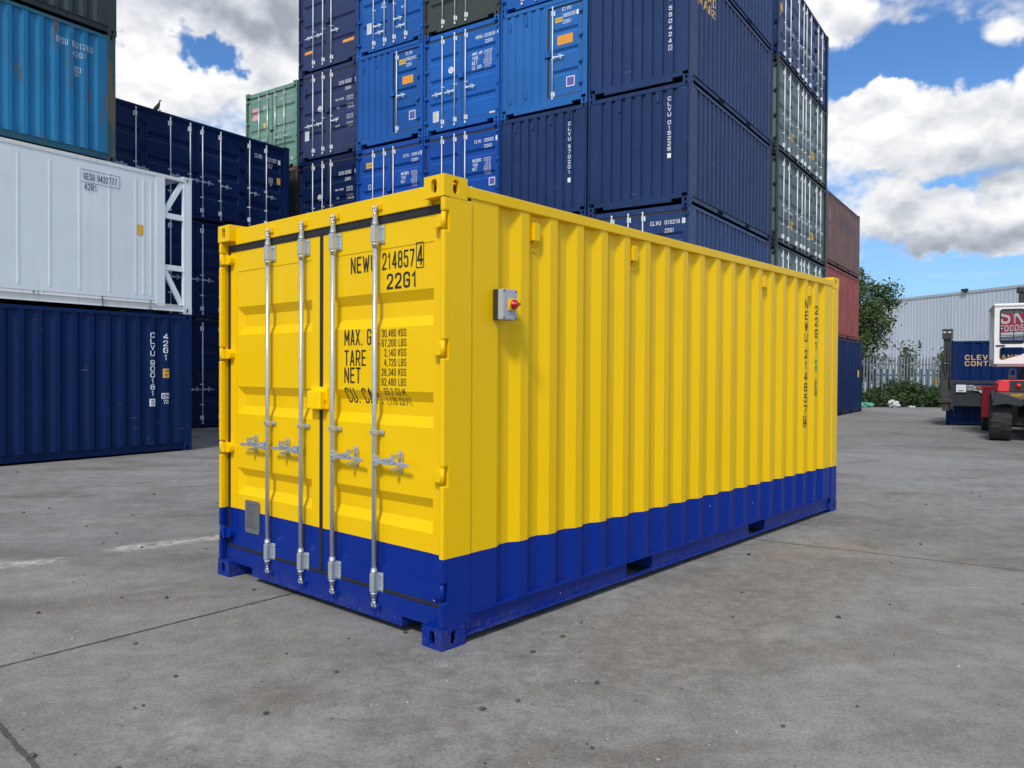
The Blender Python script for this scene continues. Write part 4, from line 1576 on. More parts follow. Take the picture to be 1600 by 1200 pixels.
# switch box on its side
sw = thing('isolator_switch', "grey box with a red rotary knob fixed to the yellow container's side", 'switch',
           tuple(Vector(hero_loc) + Vector((math.cos(HT), -math.sin(HT), 0)) * (W / 2) + Vector((math.sin(HT), math.cos(HT), 0)) * .462 + Vector((0, 0, 1.912))), -HT)
m = MB(); m.box(-.012, -.062, -.088, .028, .062, .088, .004); m.build('box_base', MT['switchdark'], sw)
m = MB(); m.box(.028, -.062, -.088, .068, .062, .088, .006)
for y in (-.052, .052):
    for z in (-.078, .078):
        m.cyl((.068, y, z), (.0685, y, z), .006, n=8)
cv = m.build('box_cover', MT['switchgrey'], sw)
m = MB()
for y in (-.052, .052):
    for z in (-.078, .078):
        m.cyl((.0682, y, z), (.0700, y, z), .0055, n=10)
m.build('screw', MT['black'], cv)
m = MB(); m.box(.068, -.022, -.034, .080, .044, .034, .003); m.cyl((.080, .011, 0), (.088, .011, 0), .031, n=24)
kb = m.build('switch_plate', MT['yelplastic'], sw)
m = MB(); m.lathe([(0, .029), (.006, .029), (.012, .026), (.018, .022)], (.088, .011, 0), (1, 0, 0), 24)
m.prism([(.096, -.024), (.128, -.004), (.132, .011), (.128, .026), (.096, .046)], 2, -.007, .007, .003)
m.build('rotary_knob', MT['redplastic'], kb)

# ------------------------------------------------------------------ the tall row behind
G_ROW = "containers in the tall blue stacks"
A0, D0_, E0, F0, G0, H0, B0 = (3.731, 16.654), (1.685, 18.1), (-.365, 19.4), (-2.40, 20.745), (-4.423, 22.13), (-6.5747, 23.8189), (7.2859, 21.7143)
B3 = [.60, 1.01, 1.36]
H3 = [(-1, 1.0), (-1, 1.0), (1, 1.0)]


def row(label, mat, at, lvl, **kw):
    kw.setdefault('group', G_ROW)
    kw.setdefault('bars', B3); kw.setdefault('handles', H3)
    return container('shipping_container', label, mat, front_right(at[0], at[1], (lvl - 1) * H20), -TH, **kw)


def idmarks(top, second, u0=1.64, u1=2.24, v=2.15, chk=None, h=.085):
    s = Sheet()
    s.text(top, u0, v, u1, h)
    if chk:
        s.text(chk, u1 + .05, v, u1 + .10, h)
    s.text(second, u0 + .30, v - .15, u0 + .30 + .25, h)
    return s


# column A (corner of the block)
row("plain navy container at the foot of the corner stack behind the yellow one", MT['navy'], A0, 1, front='blank', side_vents=(.73, 1.83, 2.93, 4.04, 5.14))
s = Sheet().text('CLVU', 1.525, 2.165, 1.775, .090).text('015219', 1.865, 2.165, 2.210, .090).text('22G1', 1.865, 1.985, 2.075, .090)
s.rect(2.262, 2.155, 2.335, 2.270)
k = Sheet().text('5', 2.275, 2.170, 2.322, .082)
row("navy container showing 015219 22G1 just above the yellow container's roof", MT['navy'], A0, 2, marks=[(INK, s)], side_vents=(.73, 1.83, 2.93, 4.04, 5.14))
s = Sheet().column('CLVU_015228', 1.975, 2.300, 1.140, .075, .085)
s.rect(1.935, .985, 2.020, 1.085)
ss = Sheet().column('CLVU_015228', 5.22, 2.15, 1.0, .06, .075).column('22G1', 5.47, 2.15, 1.75, .06, .075)
row("navy container with upright 015228 on its blank end, in the corner stack", MT['navy'], A0, 3, front='blank', marks=[(INK, s)], side_marks=[(MT['inkfade'], ss)],
    end_vents=((.795, 2.28), (1.72, 2.32)), side_vents=(.73, 1.83, 2.93, 4.04, 5.14))
s = Sheet().column('CLVU_550424', 1.98, 2.28, .86, .075, .088)
s.frame(1.940, .705, 2.025, .815, .010)
s.text('1', 1.972, .72, 1.992, .078)
ss = Sheet().column('CLVU_550424', 5.22, 2.15, 1.0, .06, .075).column('22G1', 5.47, 2.15, 1.75, .06, .075)
lg = Sheet().text('CLEVELAND', .28, 2.05, 1.55, .20, .05).text('CONTAINERS', .28, 1.80, 1.62, .20, .05)
row("navy container with upright 550424 and gold lettering on its long side", MT['navy'], A0, 4, front='blank', marks=[(INK, s)],
    side_marks=[(MT['inkfade'], ss), (MT['logo'], lg)], side_vents=(1.83, 2.93, 4.04, 5.14))
ss = Sheet().column('CLVU_031177', 5.22, 2.15, .95, .06, .075).column('22G1', 5.47, 1.2, .8, .06, .075)
row("topmost navy container of the corner stack, cut by the picture's top edge", MT['navy'], A0, 5, front='blank', side_marks=[(MT['inkfade'], ss)])

# column D
for lv, ad in ((1, 'bottom'), (2, 'second lowest')):
    row("plain navy container, %s of the stack holding the blank 570201 container" % ad, MT['navy'], D0_, lv, front='blank')
s = Sheet().column('CLVU_570201', 1.975, 2.21, 1.00, .070, .085)
s.rect(1.935, .800, 2.015, .905)
row("navy container with upright 570201 on its blank end, behind the yellow roof", MT['navy'], D0_, 3, front='blank', marks=[(INK, s)],
    end_vents=((.47, 2.30), (.97, 2.30), (1.47, 2.32), (1.955, 2.36)))
s = Sheet().text('CLVU', 1.74, 2.255, 1.98, .085).text('380538', 1.76, 2.105, 2.09, .085).text('22G1', 1.76, 1.955, 1.98, .085)
s.rect(2.125, 2.095, 2.185, 2.200)
st = Sheet().rect(1.545, 2.02, 1.745, 2.13).rect(1.61, 1.48, 2.03, 1.70)
wh = Sheet().rect(1.86, .46, 2.09, .70)
vi = Sheet().rect(1.885, .485, 2.065, .675)
stt = Sheet().text('EXPORT', 1.56, 2.055, 1.73, .04)
ob = Sheet().text('CLEVELAND', 1.65, 1.60, 1.99, .05).text('CONTAINERS', 1.65, 1.52, 1.99, .05)
row("blue container with single end door and number 380538", MT['blue_c'], D0_, 4, front='half', marks=[(AMB, Sheet().rect(1.545, 2.02, 1.745, 2.13)), (ORG, Sheet().rect(1.61, 1.48, 2.03, 1.70)), (INK, s),
    (MT['paper'], wh), (MT['violet'], vi), (MT['black'], stt)], end_vents=((.29, 2.22), (.76, 2.26), (.29, .45), (.76, .50)))
row("bright blue container above the single-door 380538 one, only its sill showing", MT['blue'], D0_, 5, group=G_ROW)

# column E
for lv, ad in ((1, 'bottom'), (2, 'second lowest')):
    row("plain navy container, %s of the stack holding number 130683" % ad, MT['navy'], E0, lv, front='blank')
s = idmarks('CLVU  130683', '22G1', 1.64, 2.23, 2.13)
s.rect(2.285, 2.115, 2.350, 2.235)
weights(s, 1.58, 1.66, 2.15, .92, ('MAX.GROSS', 'TARE', 'NET'))
s.text('130683', 2.10, .66, 2.35, .07)
row("royal blue double-door container numbered 130683 behind the yellow corner", MT['blue_b'], E0, 3,
    marks=[(INK, s), (MT['paper'], Sheet().rect(2.09, 1.02, 2.29, 1.22)), (MT['violet'], Sheet().rect(2.115, 1.045, 2.265, 1.195))])
s = idmarks('MBBU 520838', '22G1', 1.66, 2.26, 2.16)
s.text('4', 2.31, 2.165, 2.37, .09)
weights(s, 1.55, 1.77, 2.16, 1.05)
s.disc(.865, 1.56, .085, .045).disc(.865, 1.56, .030)
row("blue double-door container numbered 520838 with round white emblem", MT['blue'], E0, 4, marks=[(INK, s), (MT['paper'], Sheet().rect(2.10, .20, 2.27, .27))],
    plates=((.27, .30, .47, .58, 'paper'),))
row("dark green double-door container at the top between two blue ones", MT['olive'], E0, 5, group=G_ROW)

# column F
for lv, ad in ((1, 'bottom'), (2, 'second lowest')):
    row("plain navy container, %s of the stack holding number 130618" % ad, MT['navy'], F0, lv, front='blank')
s = idmarks('CLVU  130618', '22G1', 1.69, 2.27, 2.13)
s.rect(2.315, 2.115, 2.375, 2.235)
weights(s, 1.62, 1.66, 2.19, .92, ('MAX.GROSS', 'TARE', 'NET'))
s.frame(.40, 1.42, .50, 1.56, .012)
row("royal blue double-door container numbered 130618 with amber sticker on its left door", MT['blue_b'], F0, 3, marks=[(INK, s), (AMB, Sheet().rect(.31, 2.02, .585, 2.17)),
    (MT['black'], Sheet().text('EXPORT', .34, 2.06, .555, .06))])
s = Sheet().text('CLVU', 1.80, 2.25, 2.03, .085).text('380241', 1.81, 2.10, 2.16, .085).text('22G1', 1.82, 1.95, 2.02, .085)
s.rect(2.185, 2.09, 2.245, 2.195)
row("blue container with single end door and number 380241", MT['blue'], F0, 4, front='half', marks=[(AMB, Sheet().rect(1.56, 2.04, 1.79, 2.17)), (ORG, Sheet().rect(1.68, 1.49, 2.06, 1.70)), (INK, s),
    (MT['paper'], Sheet().rect(1.92, .50, 2.15, .74)), (MT['violet'], Sheet().rect(1.945, .525, 2.125, .715)), (MT['black'], Sheet().text('EXPORT', 1.58, 2.08, 1.77, .045))], end_vents=((.29, 2.24), (.76, 2.26)))
s = Sheet().text('33.2 CU.M.', 1.98, 1.12, 2.25, .07).text('NET', 1.60, .99, 1.72, .05)
s.frame(.86, 1.17, .98, 1.33, .014)
row("bright blue container with four bars and doubled handles, top of its stack", MT['blue'], F0, 5, bars=[.60, 1.01, 1.36, 1.78],
    handles=[(1, .70), (-1, .50), (1, .72), (-1, .50)], marks=[(INK, s)], plates=((.32, .56, .50, .86, 'paper'),))

# column G
for lv, ad in ((1, 'bottom'), (2, 'second lowest')):
    row("plain navy container, %s of the stack holding number 025030" % ad, MT['navy_b'], G0, lv, front='blank')
for lv, num, chk, lab in ((3, '025030', '8', "dark navy double-door container numbered 025030 low beside the yellow roof"),
                          (4, '025025', '5', "purple navy double-door container numbered 025025 with white weights table")):
    s = Sheet().text('CLVU ' + num, 1.66, 1.985, 2.22, .105).text(chk, 2.30, 1.985, 2.345, .105).text('22G1', 1.88, 1.82, 2.12, .085)
    for i, (a, b) in enumerate((('MAX. GROSS', 1.55), ('TARE', 1.33), ('NET', 1.02), ('CU.CAP.', .80))):
        s.text(a, 1.52, b, 1.52 + (.34 if i == 0 else .13 if i in (1, 2) else .19), .055)
        for q, t in enumerate((('30,480 KGS', '67,200 LBS'), ('2,170 KGS', '4,780 LBS'), ('28,310 KGS', '62,420 LBS'), ('33.2 CU.M.', '1,170 CU.FT'))[i]):
            s.text(t, 1.97, b + .03 - q * .075, 2.23, .050)
    s.disc(.86, 1.45, .085, .055).disc(.86, 1.45, .034)
    row(lab, MT['navy_b'] if lv == 4 else MT['navy_c'], G0, lv, marks=[(INK, s)], plates=((.22, .60, .40, .88, 'paper'),), end_vents=((.24, 2.02), (2.22, 2.10)))
row("purple navy double-door container with two orange strips on its doors", MT['navy_b'], G0, 5,
    marks=[(ORG, Sheet().rect(.20, .56, .58, .66).rect(1.80, .57, 2.25, .67)),
           ])

# column H, set back
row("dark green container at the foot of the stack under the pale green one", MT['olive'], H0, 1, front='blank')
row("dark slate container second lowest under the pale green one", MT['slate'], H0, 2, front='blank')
row("black green container with brown frame directly under the pale green one", MT['grdark'], H0, 3, front='blank', frame_mat=MT['brownplate'])
s = Sheet().text('GIFU', 1.55, 2.13, 1.83, .105).text('210829', 1.89, 2.13, 2.24, .105).text('0', 2.32, 2.13, 2.37, .11).text('22N1', 1.90, 1.955, 2.13, .10)
weights(s, 1.50, 1.62, 2.16, 1.15)
s.disc(.86, 2.02, .095, .06).disc(.86, 2.02, .035)
s.rect(2.10, .20, 2.20, .33)
row("pale green double-door container behind the dark side-door stack", MT['mint'], H0, 4, bars=[.62, 1.03, 1.40, 1.82],
    handles=[(-1, 1.0), (-1, 1.0), (1, 1.0), (1, 1.0)], hw='steel',
    marks=[(MT['inkfade'], s), (MT['pink'], Sheet().rect(.25, 1.72, .58, 2.10)), (AMB, Sheet().tri((.76, 1.56), (.86, 1.36), (.96, 1.56))),
           (MT['signred'], Sheet().text('EMPTY', .29, 1.90, .54, .09))])

# column B: side-door containers seen edge on
G_SIDE = "side-door containers in the right-hand stack"
for lv, mt, lab in ((1, 'grgreen', "grey green side-door container at the foot of the right-hand stack"),
                    (2, 'grgreen', "grey green side-door container just above the far end of the yellow roof"),
                    (3, 'grgreen', "grey green side-door container in the middle of the right-hand stack"),
                    (4, 'grgreen', "grey green side-door container right under the navy side-door one"),
                    (5, 'navy', "navy side-door container on top of the right-hand stack against the sky")):
    fr = MT['grdark'] if lv < 5 else MT['navy_c']
    sm_ = []
    if lv in (3, 4):
        sm_ = [(MT['amber'], Sheet().rect(1.62, .62, 2.02, .86).rect(4.05, .68, 4.42, .90)), (INK, Sheet().text('22G1', 4.8, 2.0, 5.1, .10))]
    if lv == 5:
        sm_ = [(MT['amber'], Sheet().rect(.32, 1.30, .62, 1.60)), (INK, Sheet().text('2G2', 5.4, 2.05, 5.7, .10))]
    container('shipping_container', lab, MT[mt], front_right(B0[0], B0[1], (lv - 1) * H20), -TH, front='doors', right='side_doors', group=G_SIDE,
              frame_mat=fr, post_mat=fr, side_marks=sm_, bars=[.60, 1.01, 1.36, 1.78])

# ------------------------------------------------------------------ left: forty-foot stack with the white reefer
G_L = "long containers stacked on the left"
J0 = (-6.1305, 14.9725)
s = Sheet().column('CLVU_900181', L40 - .79, 2.215, 1.055, .085, .095)
s.rect(L40 - .845, .865, L40 - .735, 1.000)
s.column('42G1', L40 - .53, 2.205, 1.715, .085, .105)
s.frame(L40 - .60, 1.0, L40 - .46, 1.10, .012).text('IC', L40 - .57, 1.02, L40 - .49, .06).text('70', L40 - .575, .90, L40 - .485, .075)
a5 = Sheet().rect(L40 - .58, 1.385, L40 - .455, 1.555)
a6 = Sheet().text('2.9m', L40 - .57, 1.49, L40 - .465, .045).text("9'6\"", L40 - .56, 1.41, L40 - .475, .045)
c5 = Sheet().text('5', L40 - .82, .885, L40 - .76, .095)
jn = container('shipping_container', "deep navy forty-foot container with upright 900181 on the ground under the white one", MT['navy_d'], rear_right(J0[0], J0[1], 0, L40), -TH,
               L=L40, front='blank', right='corr', side_marks=[(INK, s), (AMB, a5)], group=G_L, side_vents=(L40 - .82, L40 - 3.05, L40 - 5.3, L40 - 7.5, L40 - 9.7), side_first=L40 - .476 - PITCH * 39)
spr = corr_profile(.217, L40 - .172, L40 - .476 - PITCH * 39)
a6.lay('lettering', MT['black'], jn, lambda s_, v: (W / 2 - prof_depth(spr, s_) + .0042, s_, v), [p[0] for p in spr])
c5.lay('lettering', MT['navy_d'], jn, lambda s_, v: (W / 2 - prof_depth(spr, s_) + .0042, s_, v), [p[0] for p in spr])
for o in [c for c in jn.children_recursive if c.name.startswith('lettering') and c.active_material == AMB]:
    o.name = 'sticker'
s = Sheet().text('GESU 9432777', L40 - 2.03, 2.165, L40 - 1.46, .115, .022)
s.text('42R1', L40 - 2.02, 1.99, L40 - 1.81, .115, .018)
s.rect(L40 - 2.06, 2.325, L40 - 1.40, 2.333).rect(L40 - 2.06, 2.115, L40 - 1.40, 2.123).rect(L40 - 1.408, 2.123, L40 - 1.40, 2.325)
a5 = Sheet().rect(L40 - 1.09, 1.37, L40 - .97, 1.555)
jw = container('refrigerated_container', "white refrigerated container numbered 9432777 with open braced frame at its end", MT['white'], rear_right(J0[0], J0[1], H20, L40), -TH, L=L40,
               front='blank', right='reefer', side_marks=[(MT['inkblue'], s), (AMB, a5)], group=G_L, frame_mat=MT['whiterust'], post_mat=MT['white'])
for c in list(jw.children):
    if c.name.startswith('rear_wall'):
        bpy.data.objects.remove(c)          # the machinery end stands open
for o in [c for c in jw.children_recursive if c.name.startswith('lettering') and c.active_material == AMB]:
    o.name = 'sticker'
# the far side of that open end has the same frame, its panel stops short
for c in list(jw.children):
    if c.name.startswith('side_panel') and not c.children:
        me = c.data.copy()
        b = bmesh.new(); b.from_mesh(me)
        bmesh.ops.delete(b, geom=[f for f in b.faces if f.calc_center_median().y > L40 - .75], context='FACES')
        b.to_mesh(me); b.free(); c.data = me

Y0 = (-8.205, 16.21)
zc = 2 * HC
for i in range(2):
    container('shipping_container', "plain %s container hidden behind the white and navy ones, %s" % (('slate', 'at ground level') if i == 0 else ('dark green', 'one level up')),
              MT['slate' if i == 0 else 'olive'], rear_right(Y0[0], Y0[1], i * HC, L40), -TH, L=L40, H=HC, front='blank', group=G_L)
s = Sheet().text('GESU', L40 - 1.17, 2.105, L40 - .945, .115).text('601200', L40 - .865, 2.105, L40 - .455, .115).text('42G1', L40 - .86, 1.93, L40 - .61, .11)
s.frame(L40 - .83, 1.64, L40 - .69, 1.74, .012).text('IC', L40 - .80, 1.66, L40 - .72, .06).text('61', L40 - .81, 1.55, L40 - .72, .07)
container('shipping_container', "weathered cyan container with rust streaks and worn 601200", MT['cyan'], rear_right(Y0[0], Y0[1], zc, L40), -TH, L=L40, front='blank',
          side_marks=[(MT['inkfade'], s)], group=G_L, post_mat=MT['rustpost'], frame_mat=paint("dull_teal_paint", (.022, .120, .175), .6, .12, .35, rust=.30),
          side_vents=(L40 - .87,), side_first=L40 - .57 - PITCH * 39)
container('shipping_container', "dark slate green container on top of the weathered cyan one", MT['slate'], rear_right(Y0[0] + .02, Y0[1], zc + H20, L40), -TH, L=L40, front='blank',
          group=G_L)

# ------------------------------------------------------------------ dark side-door stack between
I0 = (-6.5936, 23.1144)
G_I = "dark navy side-door containers stacked three high"
zs = [0, HC, HC + H20]
for i, lab in enumerate(("dark navy side-door container at ground level, doors behind the yellow one", "dark navy side-door container in the middle of the stack of three",
                         "dark navy side-door container numbered 020187 under the perched bird")):
    sm_ = []
    if i == 2:
        s = Sheet().text('CLVU', L20 - 1.175, 2.075, L20 - .935, .115).text('020187', L20 - .80, 2.055, L20 - .42, .115).rect(L20 - .37, 2.04, L20 - .285, 2.17).text('22G2', L20 - .795, 1.885, L20 - .555, .11)
        s.frame(L20 - .70, 1.46, L20 - .56, 1.60, .012).text('IC', L20 - .67, 1.49, L20 - .59, .08).text('70', L20 - .68, 1.36, L20 - .58, .08)
        sm_ = [(INK, s), (AMB, Sheet().rect(L20 - .41, 1.46, L20 - .285, 1.65))]
    container('shipping_container', lab, MT['navy_c'], rear_right(I0[0], I0[1], zs[i]), -TH, H=HC if i == 0 else H20, front='blank', right='side_doors', group=G_I, side_marks=sm_)

# ------------------------------------------------------------------ faded stack on the right
G_C = "faded containers stacked three high by the tree"
C1, C2 = (14.5329, 32.4714), (14.3925, 32.5305)
cb = Sheet().rect(L20 - .76, 1.42, L20 - .60, 1.70)
cb2 = Sheet().text('2', L20 - .72, 1.59, L20 - .64, .07).text('9', L20 - .72, 1.46, L20 - .64, .07)
container('shipping_container', "navy container at ground level under the faded red one by the fence", MT['navy_d'], rear_right(C1[0], C1[1], 0), -TH, H=HC, front='blank', group=G_C,
          side_marks=[(AMB, cb)])
container('shipping_container', "faded red corrugated container between the navy and brown ones", MT['red'], rear_right(C2[0], C2[1], HC), -TH, front='blank', group=G_C)
s = Sheet().column('TOLU_4297714', L20 - 5.33, 2.10, .45, .17, .125)
gh = Sheet()
for i in range(9):
    u = L20 - 3.9 + i * .36
    gh.rect(u, 1.52, u + .22, 1.98)
MT['ghost'] = plain("ghost_of_removed_lettering", (.115, .085, .100), .7, 0, .2, 5)
container('shipping_container', "faded brown container on top of the red one against the sky", MT['brown'], rear_right(C2[0], C2[1], HC + H20), -TH, front='blank', group=G_C,
          side_marks=[(MT['inkfade'], s), (MT['ghost'], gh)])

# ------------------------------------------------------------------ container held by the handler
KT = R(29.5)                          # its long side runs from the left end towards us
kx = Vector((math.cos(-KT), math.sin(-KT), 0))
# local +x is its visible side (towards the camera), local +y runs to the right along kx
k_ang = math.atan2(kx.y, kx.x) - PI / 2
klx = Vector((math.cos(k_ang), math.sin(k_ang), 0))
kp = Vector((13.247, 23.863, 0)) - klx * (W / 2)
lg = Sheet().text('CLEVELAND', .49, 1.985, 1.86, .150, .085).text('CONTAINERS', .49, 1.80, 1.94, .150, .085)
container('shipping_container', "navy container with gold CLEVELAND CONTAINERS lettering behind the red truck", MT['navy_d'], tuple(kp), k_ang, front='blank', side_marks=[(MT['logo'], lg)],
          side_vents=(1.0, 3.0, 5.0))

# ------------------------------------------------------------------ container handler truck
tk = thing('container_handler', "red and white container handling truck seen from behind at the right edge", 'forklift truck', (12.25, 17.95, 0), -R(28))


def wheel(x, y, r, wd):
    m = MB()
    m.lathe([(0, r * .55), (0, r * .88), (.03, r * .97), (.06, r * .985), (wd - .06, r * .985), (wd - .03, r * .97), (wd, r * .88), (wd, r * .55)], (x, y, r), (1, 0, 0), 40)
    ty = m.build('tyre', MT['tyre'], tk)
    m = MB()
    nl = 22
    for i in range(nl):
        a = 2 * PI * i / nl
        for sgn in (-1, 1):
            for q in range(3):
                xa = x + wd / 2 + sgn * (.02 + q * wd * .15)
                xb = x + wd / 2 + sgn * (.02 + (q + 1) * wd * .15)
                aa = a + (q % 2) * .07 + (0.0 if sgn > 0 else PI / nl)
                b = bmesh.new()
                vs = []
                for xx, sh in ((xa, 0), (xb, .05 if q % 2 == 0 else -.05)):
                    for da in (0, .205):
                        for rr in (r * .96, r * 1.012):
                            t = aa + sh + da
                            vs.append(b.verts.new((xx, y + rr * math.cos(t), r + rr * math.sin(t))))
                for f in ((0, 1, 3, 2), (4, 6, 7, 5), (0, 4, 5, 1), (2, 3, 7, 6), (0, 2, 6, 4), (1, 5, 7, 3)):
                    b.faces.new([vs[j] for j in f])
                bmesh.ops.recalc_face_normals(b, faces=b.faces)
                m.add(b)
    m.build('tread', MT['tyre'], ty)
    m = MB()
    m.lathe([(.04, r * .54), (.06, r * .40), (.10, r * .2), (.10, .05)], (x, y, r), (1, 0, 0), 24)
    m.build('rim', MT['trured'], ty)


wheel(-1.09, .0, .50, .41)
wheel(.72, .0, .50, .41)
wheel(-1.05, 3.75, .54, .40)
wheel(1.15, 3.75, .54, .40)
# counterweight, chassis and hood
m = MB()
m.prism([(-.985, 1.155), (-.965, 1.34), (-.90, 1.415), (1.05, 1.43), (1.14, 1.34), (1.16, 1.155)], 1, -.62, .55, .02)
body = m.build('counterweight', MT['trured'], tk)
m = MB(); m.box(-.75, -.632, 1.165, .95, -.618, 1.405, .004)
lp = m.build('lamp_panel', MT['machdark'], body)
m = MB(); m.lathe([(0, .062), (.02, .062), (.035, .045), (.045, .015)], (-.575, -.632, 1.285), (0, -1, 0), 20); m.build('tail_lamp', MT['lens'], tk)
m = MB(); m.lathe([(0, .062), (.02, .062), (.035, .045), (.045, .015)], (-.40, -.632, 1.27), (0, -1, 0), 20); m.build('reversing_lamp', MT['signwhite'], tk)
m = MB(); m.box(-.98, -.60, .98, 1.14, .45, 1.152, .006); pl = m.build('rear_plate', MT['brownplate'], tk)
Sheet().text('HOFA', -.70, 1.045, -.42, .062, .01).lay('lettering', MT['amber'], pl, lambda u, v: (u, -.603, v))
m = MB(); m.box(-.50, .25, .30, .55, 4.2, .86, .03); m.box(-.66, -.08, .36, .72, .08, .56, .02); m.box(-.40, -.42, .62, .60, .5, .95, .02)
m.build('chassis', MT['rubber'], tk)
# rear mudguard over the tyre
m = MB()
m.prism([(-1.09, .82), (-1.02, 1.13), (-.98, 1.145), (-.52, .985), (-.475, .94), (-.475, .86), (-.53, .825), (-.66, .845), (-.80, .875), (-.95, .855)], 1, -.66, -.56, .008)
outl = []
for a in range(38, 146, 9):
    outl.append((.70 * math.cos(R(a)), .50 + .66 * math.sin(R(a))))
for a in range(142, 37, -9):
    outl.append((.62 * math.cos(R(a)), .50 + .60 * math.sin(R(a))))
m.prism(outl, 0, -1.08, -.62)
m.build('mudguard', MT['machdark'], tk)
# front mudguard, tall red panel
m = MB(); m.prism([(-1.13, .42), (-1.10, 1.18), (-1.04, 1.225), (-.62, 1.225), (-.60, 1.18), (-.60, .42)], 1, 2.50, 2.60, .012)
m.prism([(-1.10, 1.17), (-1.04, 1.225), (-.62, 1.225), (-.60, 1.17)], 1, 2.60, 4.2, .01)
m.build('front_mudguard', MT['trured'], tk)
m = MB(); m.box(-.72, .25, 1.43, -.54, .55, 1.52, .01); m.box(-.70, .30, 1.52, -.66, .34, 1.68, .004); m.box(-.58, .30, 1.52, -.54, .34, 1.68, .004); m.box(-.70, .30, 1.65, -.54, .34, 1.68, .004)
m.build('guard_rail', MT['machdark'], tk)
# cab: white frame with rounded windows, seen through
cabz0, cabz1 = 1.80, 3.16
cx0, cx1, cy0, cy1 = -1.00, .72, .30, 2.0


def framed(m, to, u0, v0, u1, v1, holes, d0, d1):
    """flat plate with rounded openings, with thickness"""
    def ring(h):
        a0, b0, a1, b1, r, cut = h
        pts = []
        for cx, cy, st in ((a1 - r, b1 - r, 0), (a0 + r, b1 - r, 90), (a0 + r, b0 + r, 180), (a1 - r, b0 + r, 270)):
            for a in (0, 22.5, 45, 67.5, 90):
                pts.append((cx + r * math.cos(R(st + a)), cy + r * math.sin(R(st + a))))
        if cut:
            pts = [(x, max(y, b0 + cut * max(0, (x - (a0 + (a1 - a0) * .45)) / ((a1 - a0) * .55)))) for x, y in pts]
        return pts
    b = bmesh.new()
    edges = []
    def loop(pts):
        vs = [b.verts.new((x, y, 0)) for x, y in pts]
        es = [b.edges.new((vs[i], vs[(i + 1) % len(vs)])) for i in range(len(vs))]
        edges.extend(es)
    loop([(u0, v0), (u1, v0), (u1, v1), (u0, v1)])
    rings = [ring(h) for h in holes]
    for r_ in rings:
        loop(r_)
    bmesh.ops.triangle_fill(b, use_beauty=True, use_dissolve=False, edges=edges)
    ext = bmesh.ops.extrude_face_region(b, geom=b.faces[:])
    for v in [e for e in ext['geom'] if isinstance(e, bmesh.types.BMVert)]:
        v.co.z = 1
    for v in b.verts:
        v.co = Vector(to(v.co.x, v.co.y, d0 if v.co.z < .5 else d1))
    bmesh.ops.remove_doubles(b, verts=b.verts, dist=1e-5)
    bmesh.ops.recalc_face_normals(b, faces=b.faces)
    m.add(b)
    return rings


rear_holes = [(-.895, 2.27, -.385, 3.10, .07, 0), (-.890, 1.895, -.385, 2.19, .06, .16)]
cab = MB()
rto = lambda u, v, d: (u, cy0 + d, v)
rr = framed(cab, rto, cx0, cabz0, -.31, cabz1, rear_holes, 0, .05)
rr2 = framed(cab, rto, -.31, cabz0, cx1, cabz1, [(-.24, 1.92, cx1 - .09, 3.10, .08, 0)], 0, .05)
fr_ = framed(cab, lambda u, v, d: (u, cy1 - d, v), cx0, cabz0, cx1, cabz1, [(cx0 + .09, 1.92, cx1 - .09, 3.10, .08, 0)], 0, .05)
lf = framed(cab, lambda u, v, d: (cx0 + d, u, v), cy0 + .05, cabz0, cy1 - .05, cabz1, [(cy0 + .14, 1.92, cy1 - .14, 3.10, .08, 0)], 0, .05)
rf = framed(cab, lambda u, v, d: (cx1 - d, u, v), cy0 + .05, cabz0, cy1 - .05, cabz1, [(cy0 + .14, 1.92, cy1 - .14, 3.10, .08, 0)], 0, .05)
cab.box(cx0 - .02, cy0 - .03, cabz1, cx1 + .02, cy1 + .03, cabz1 + .07, .03)
cab.box(cx0 + .06, cy0 + .06, 1.74, cx1 - .06, cy1 - .06, cabz0)
cabo = cab.build('cab', MT['truwhite'], tk)


def seal(rings, to, name='window_seal'):
    m = MB()
    for r_ in rings:
        n = len(r_)
        c = Vector((sum(p[0] for p in r_) / n, sum(p[1] for p in r_) / n))
        inn = [c + (Vector(p) - c) * .90 for p in r_]
        t = bmesh.new()
        a = [t.verts.new(to(*p, -.008)) for p in r_]
        b_ = [t.verts.new(to(p.x, p.y, -.008)) for p in inn]
        a2 = [t.verts.new(to(*p, .03)) for p in r_]
        b2 = [t.verts.new(to(p.x, p.y, .03)) for p in inn]
        for i in range(n):
            j = (i + 1) % n
            t.faces.new((a[i], a[j], b_[j], b_[i]))
            t.faces.new((b_[i], b_[j], b2[j], b2[i]))
            t.faces.new((a[i], a[j], a2[j], a2[i]))
        bmesh.ops.recalc_face_normals(t, faces=t.faces)
        m.add(t)
    m.build(name, MT['rubber'], cabo)
    for r_ in rings:
        m = MB()
        n = len(r_)
        c = Vector((sum(p[0] for p in r_) / n, sum(p[1] for p in r_) / n))
        m.bm.faces.new([m.bm.verts.new(to(*(c + (Vector(p) - c) * .93), .012)) for p in r_])
        m.build('window_pane', MT['glass'], cabo)


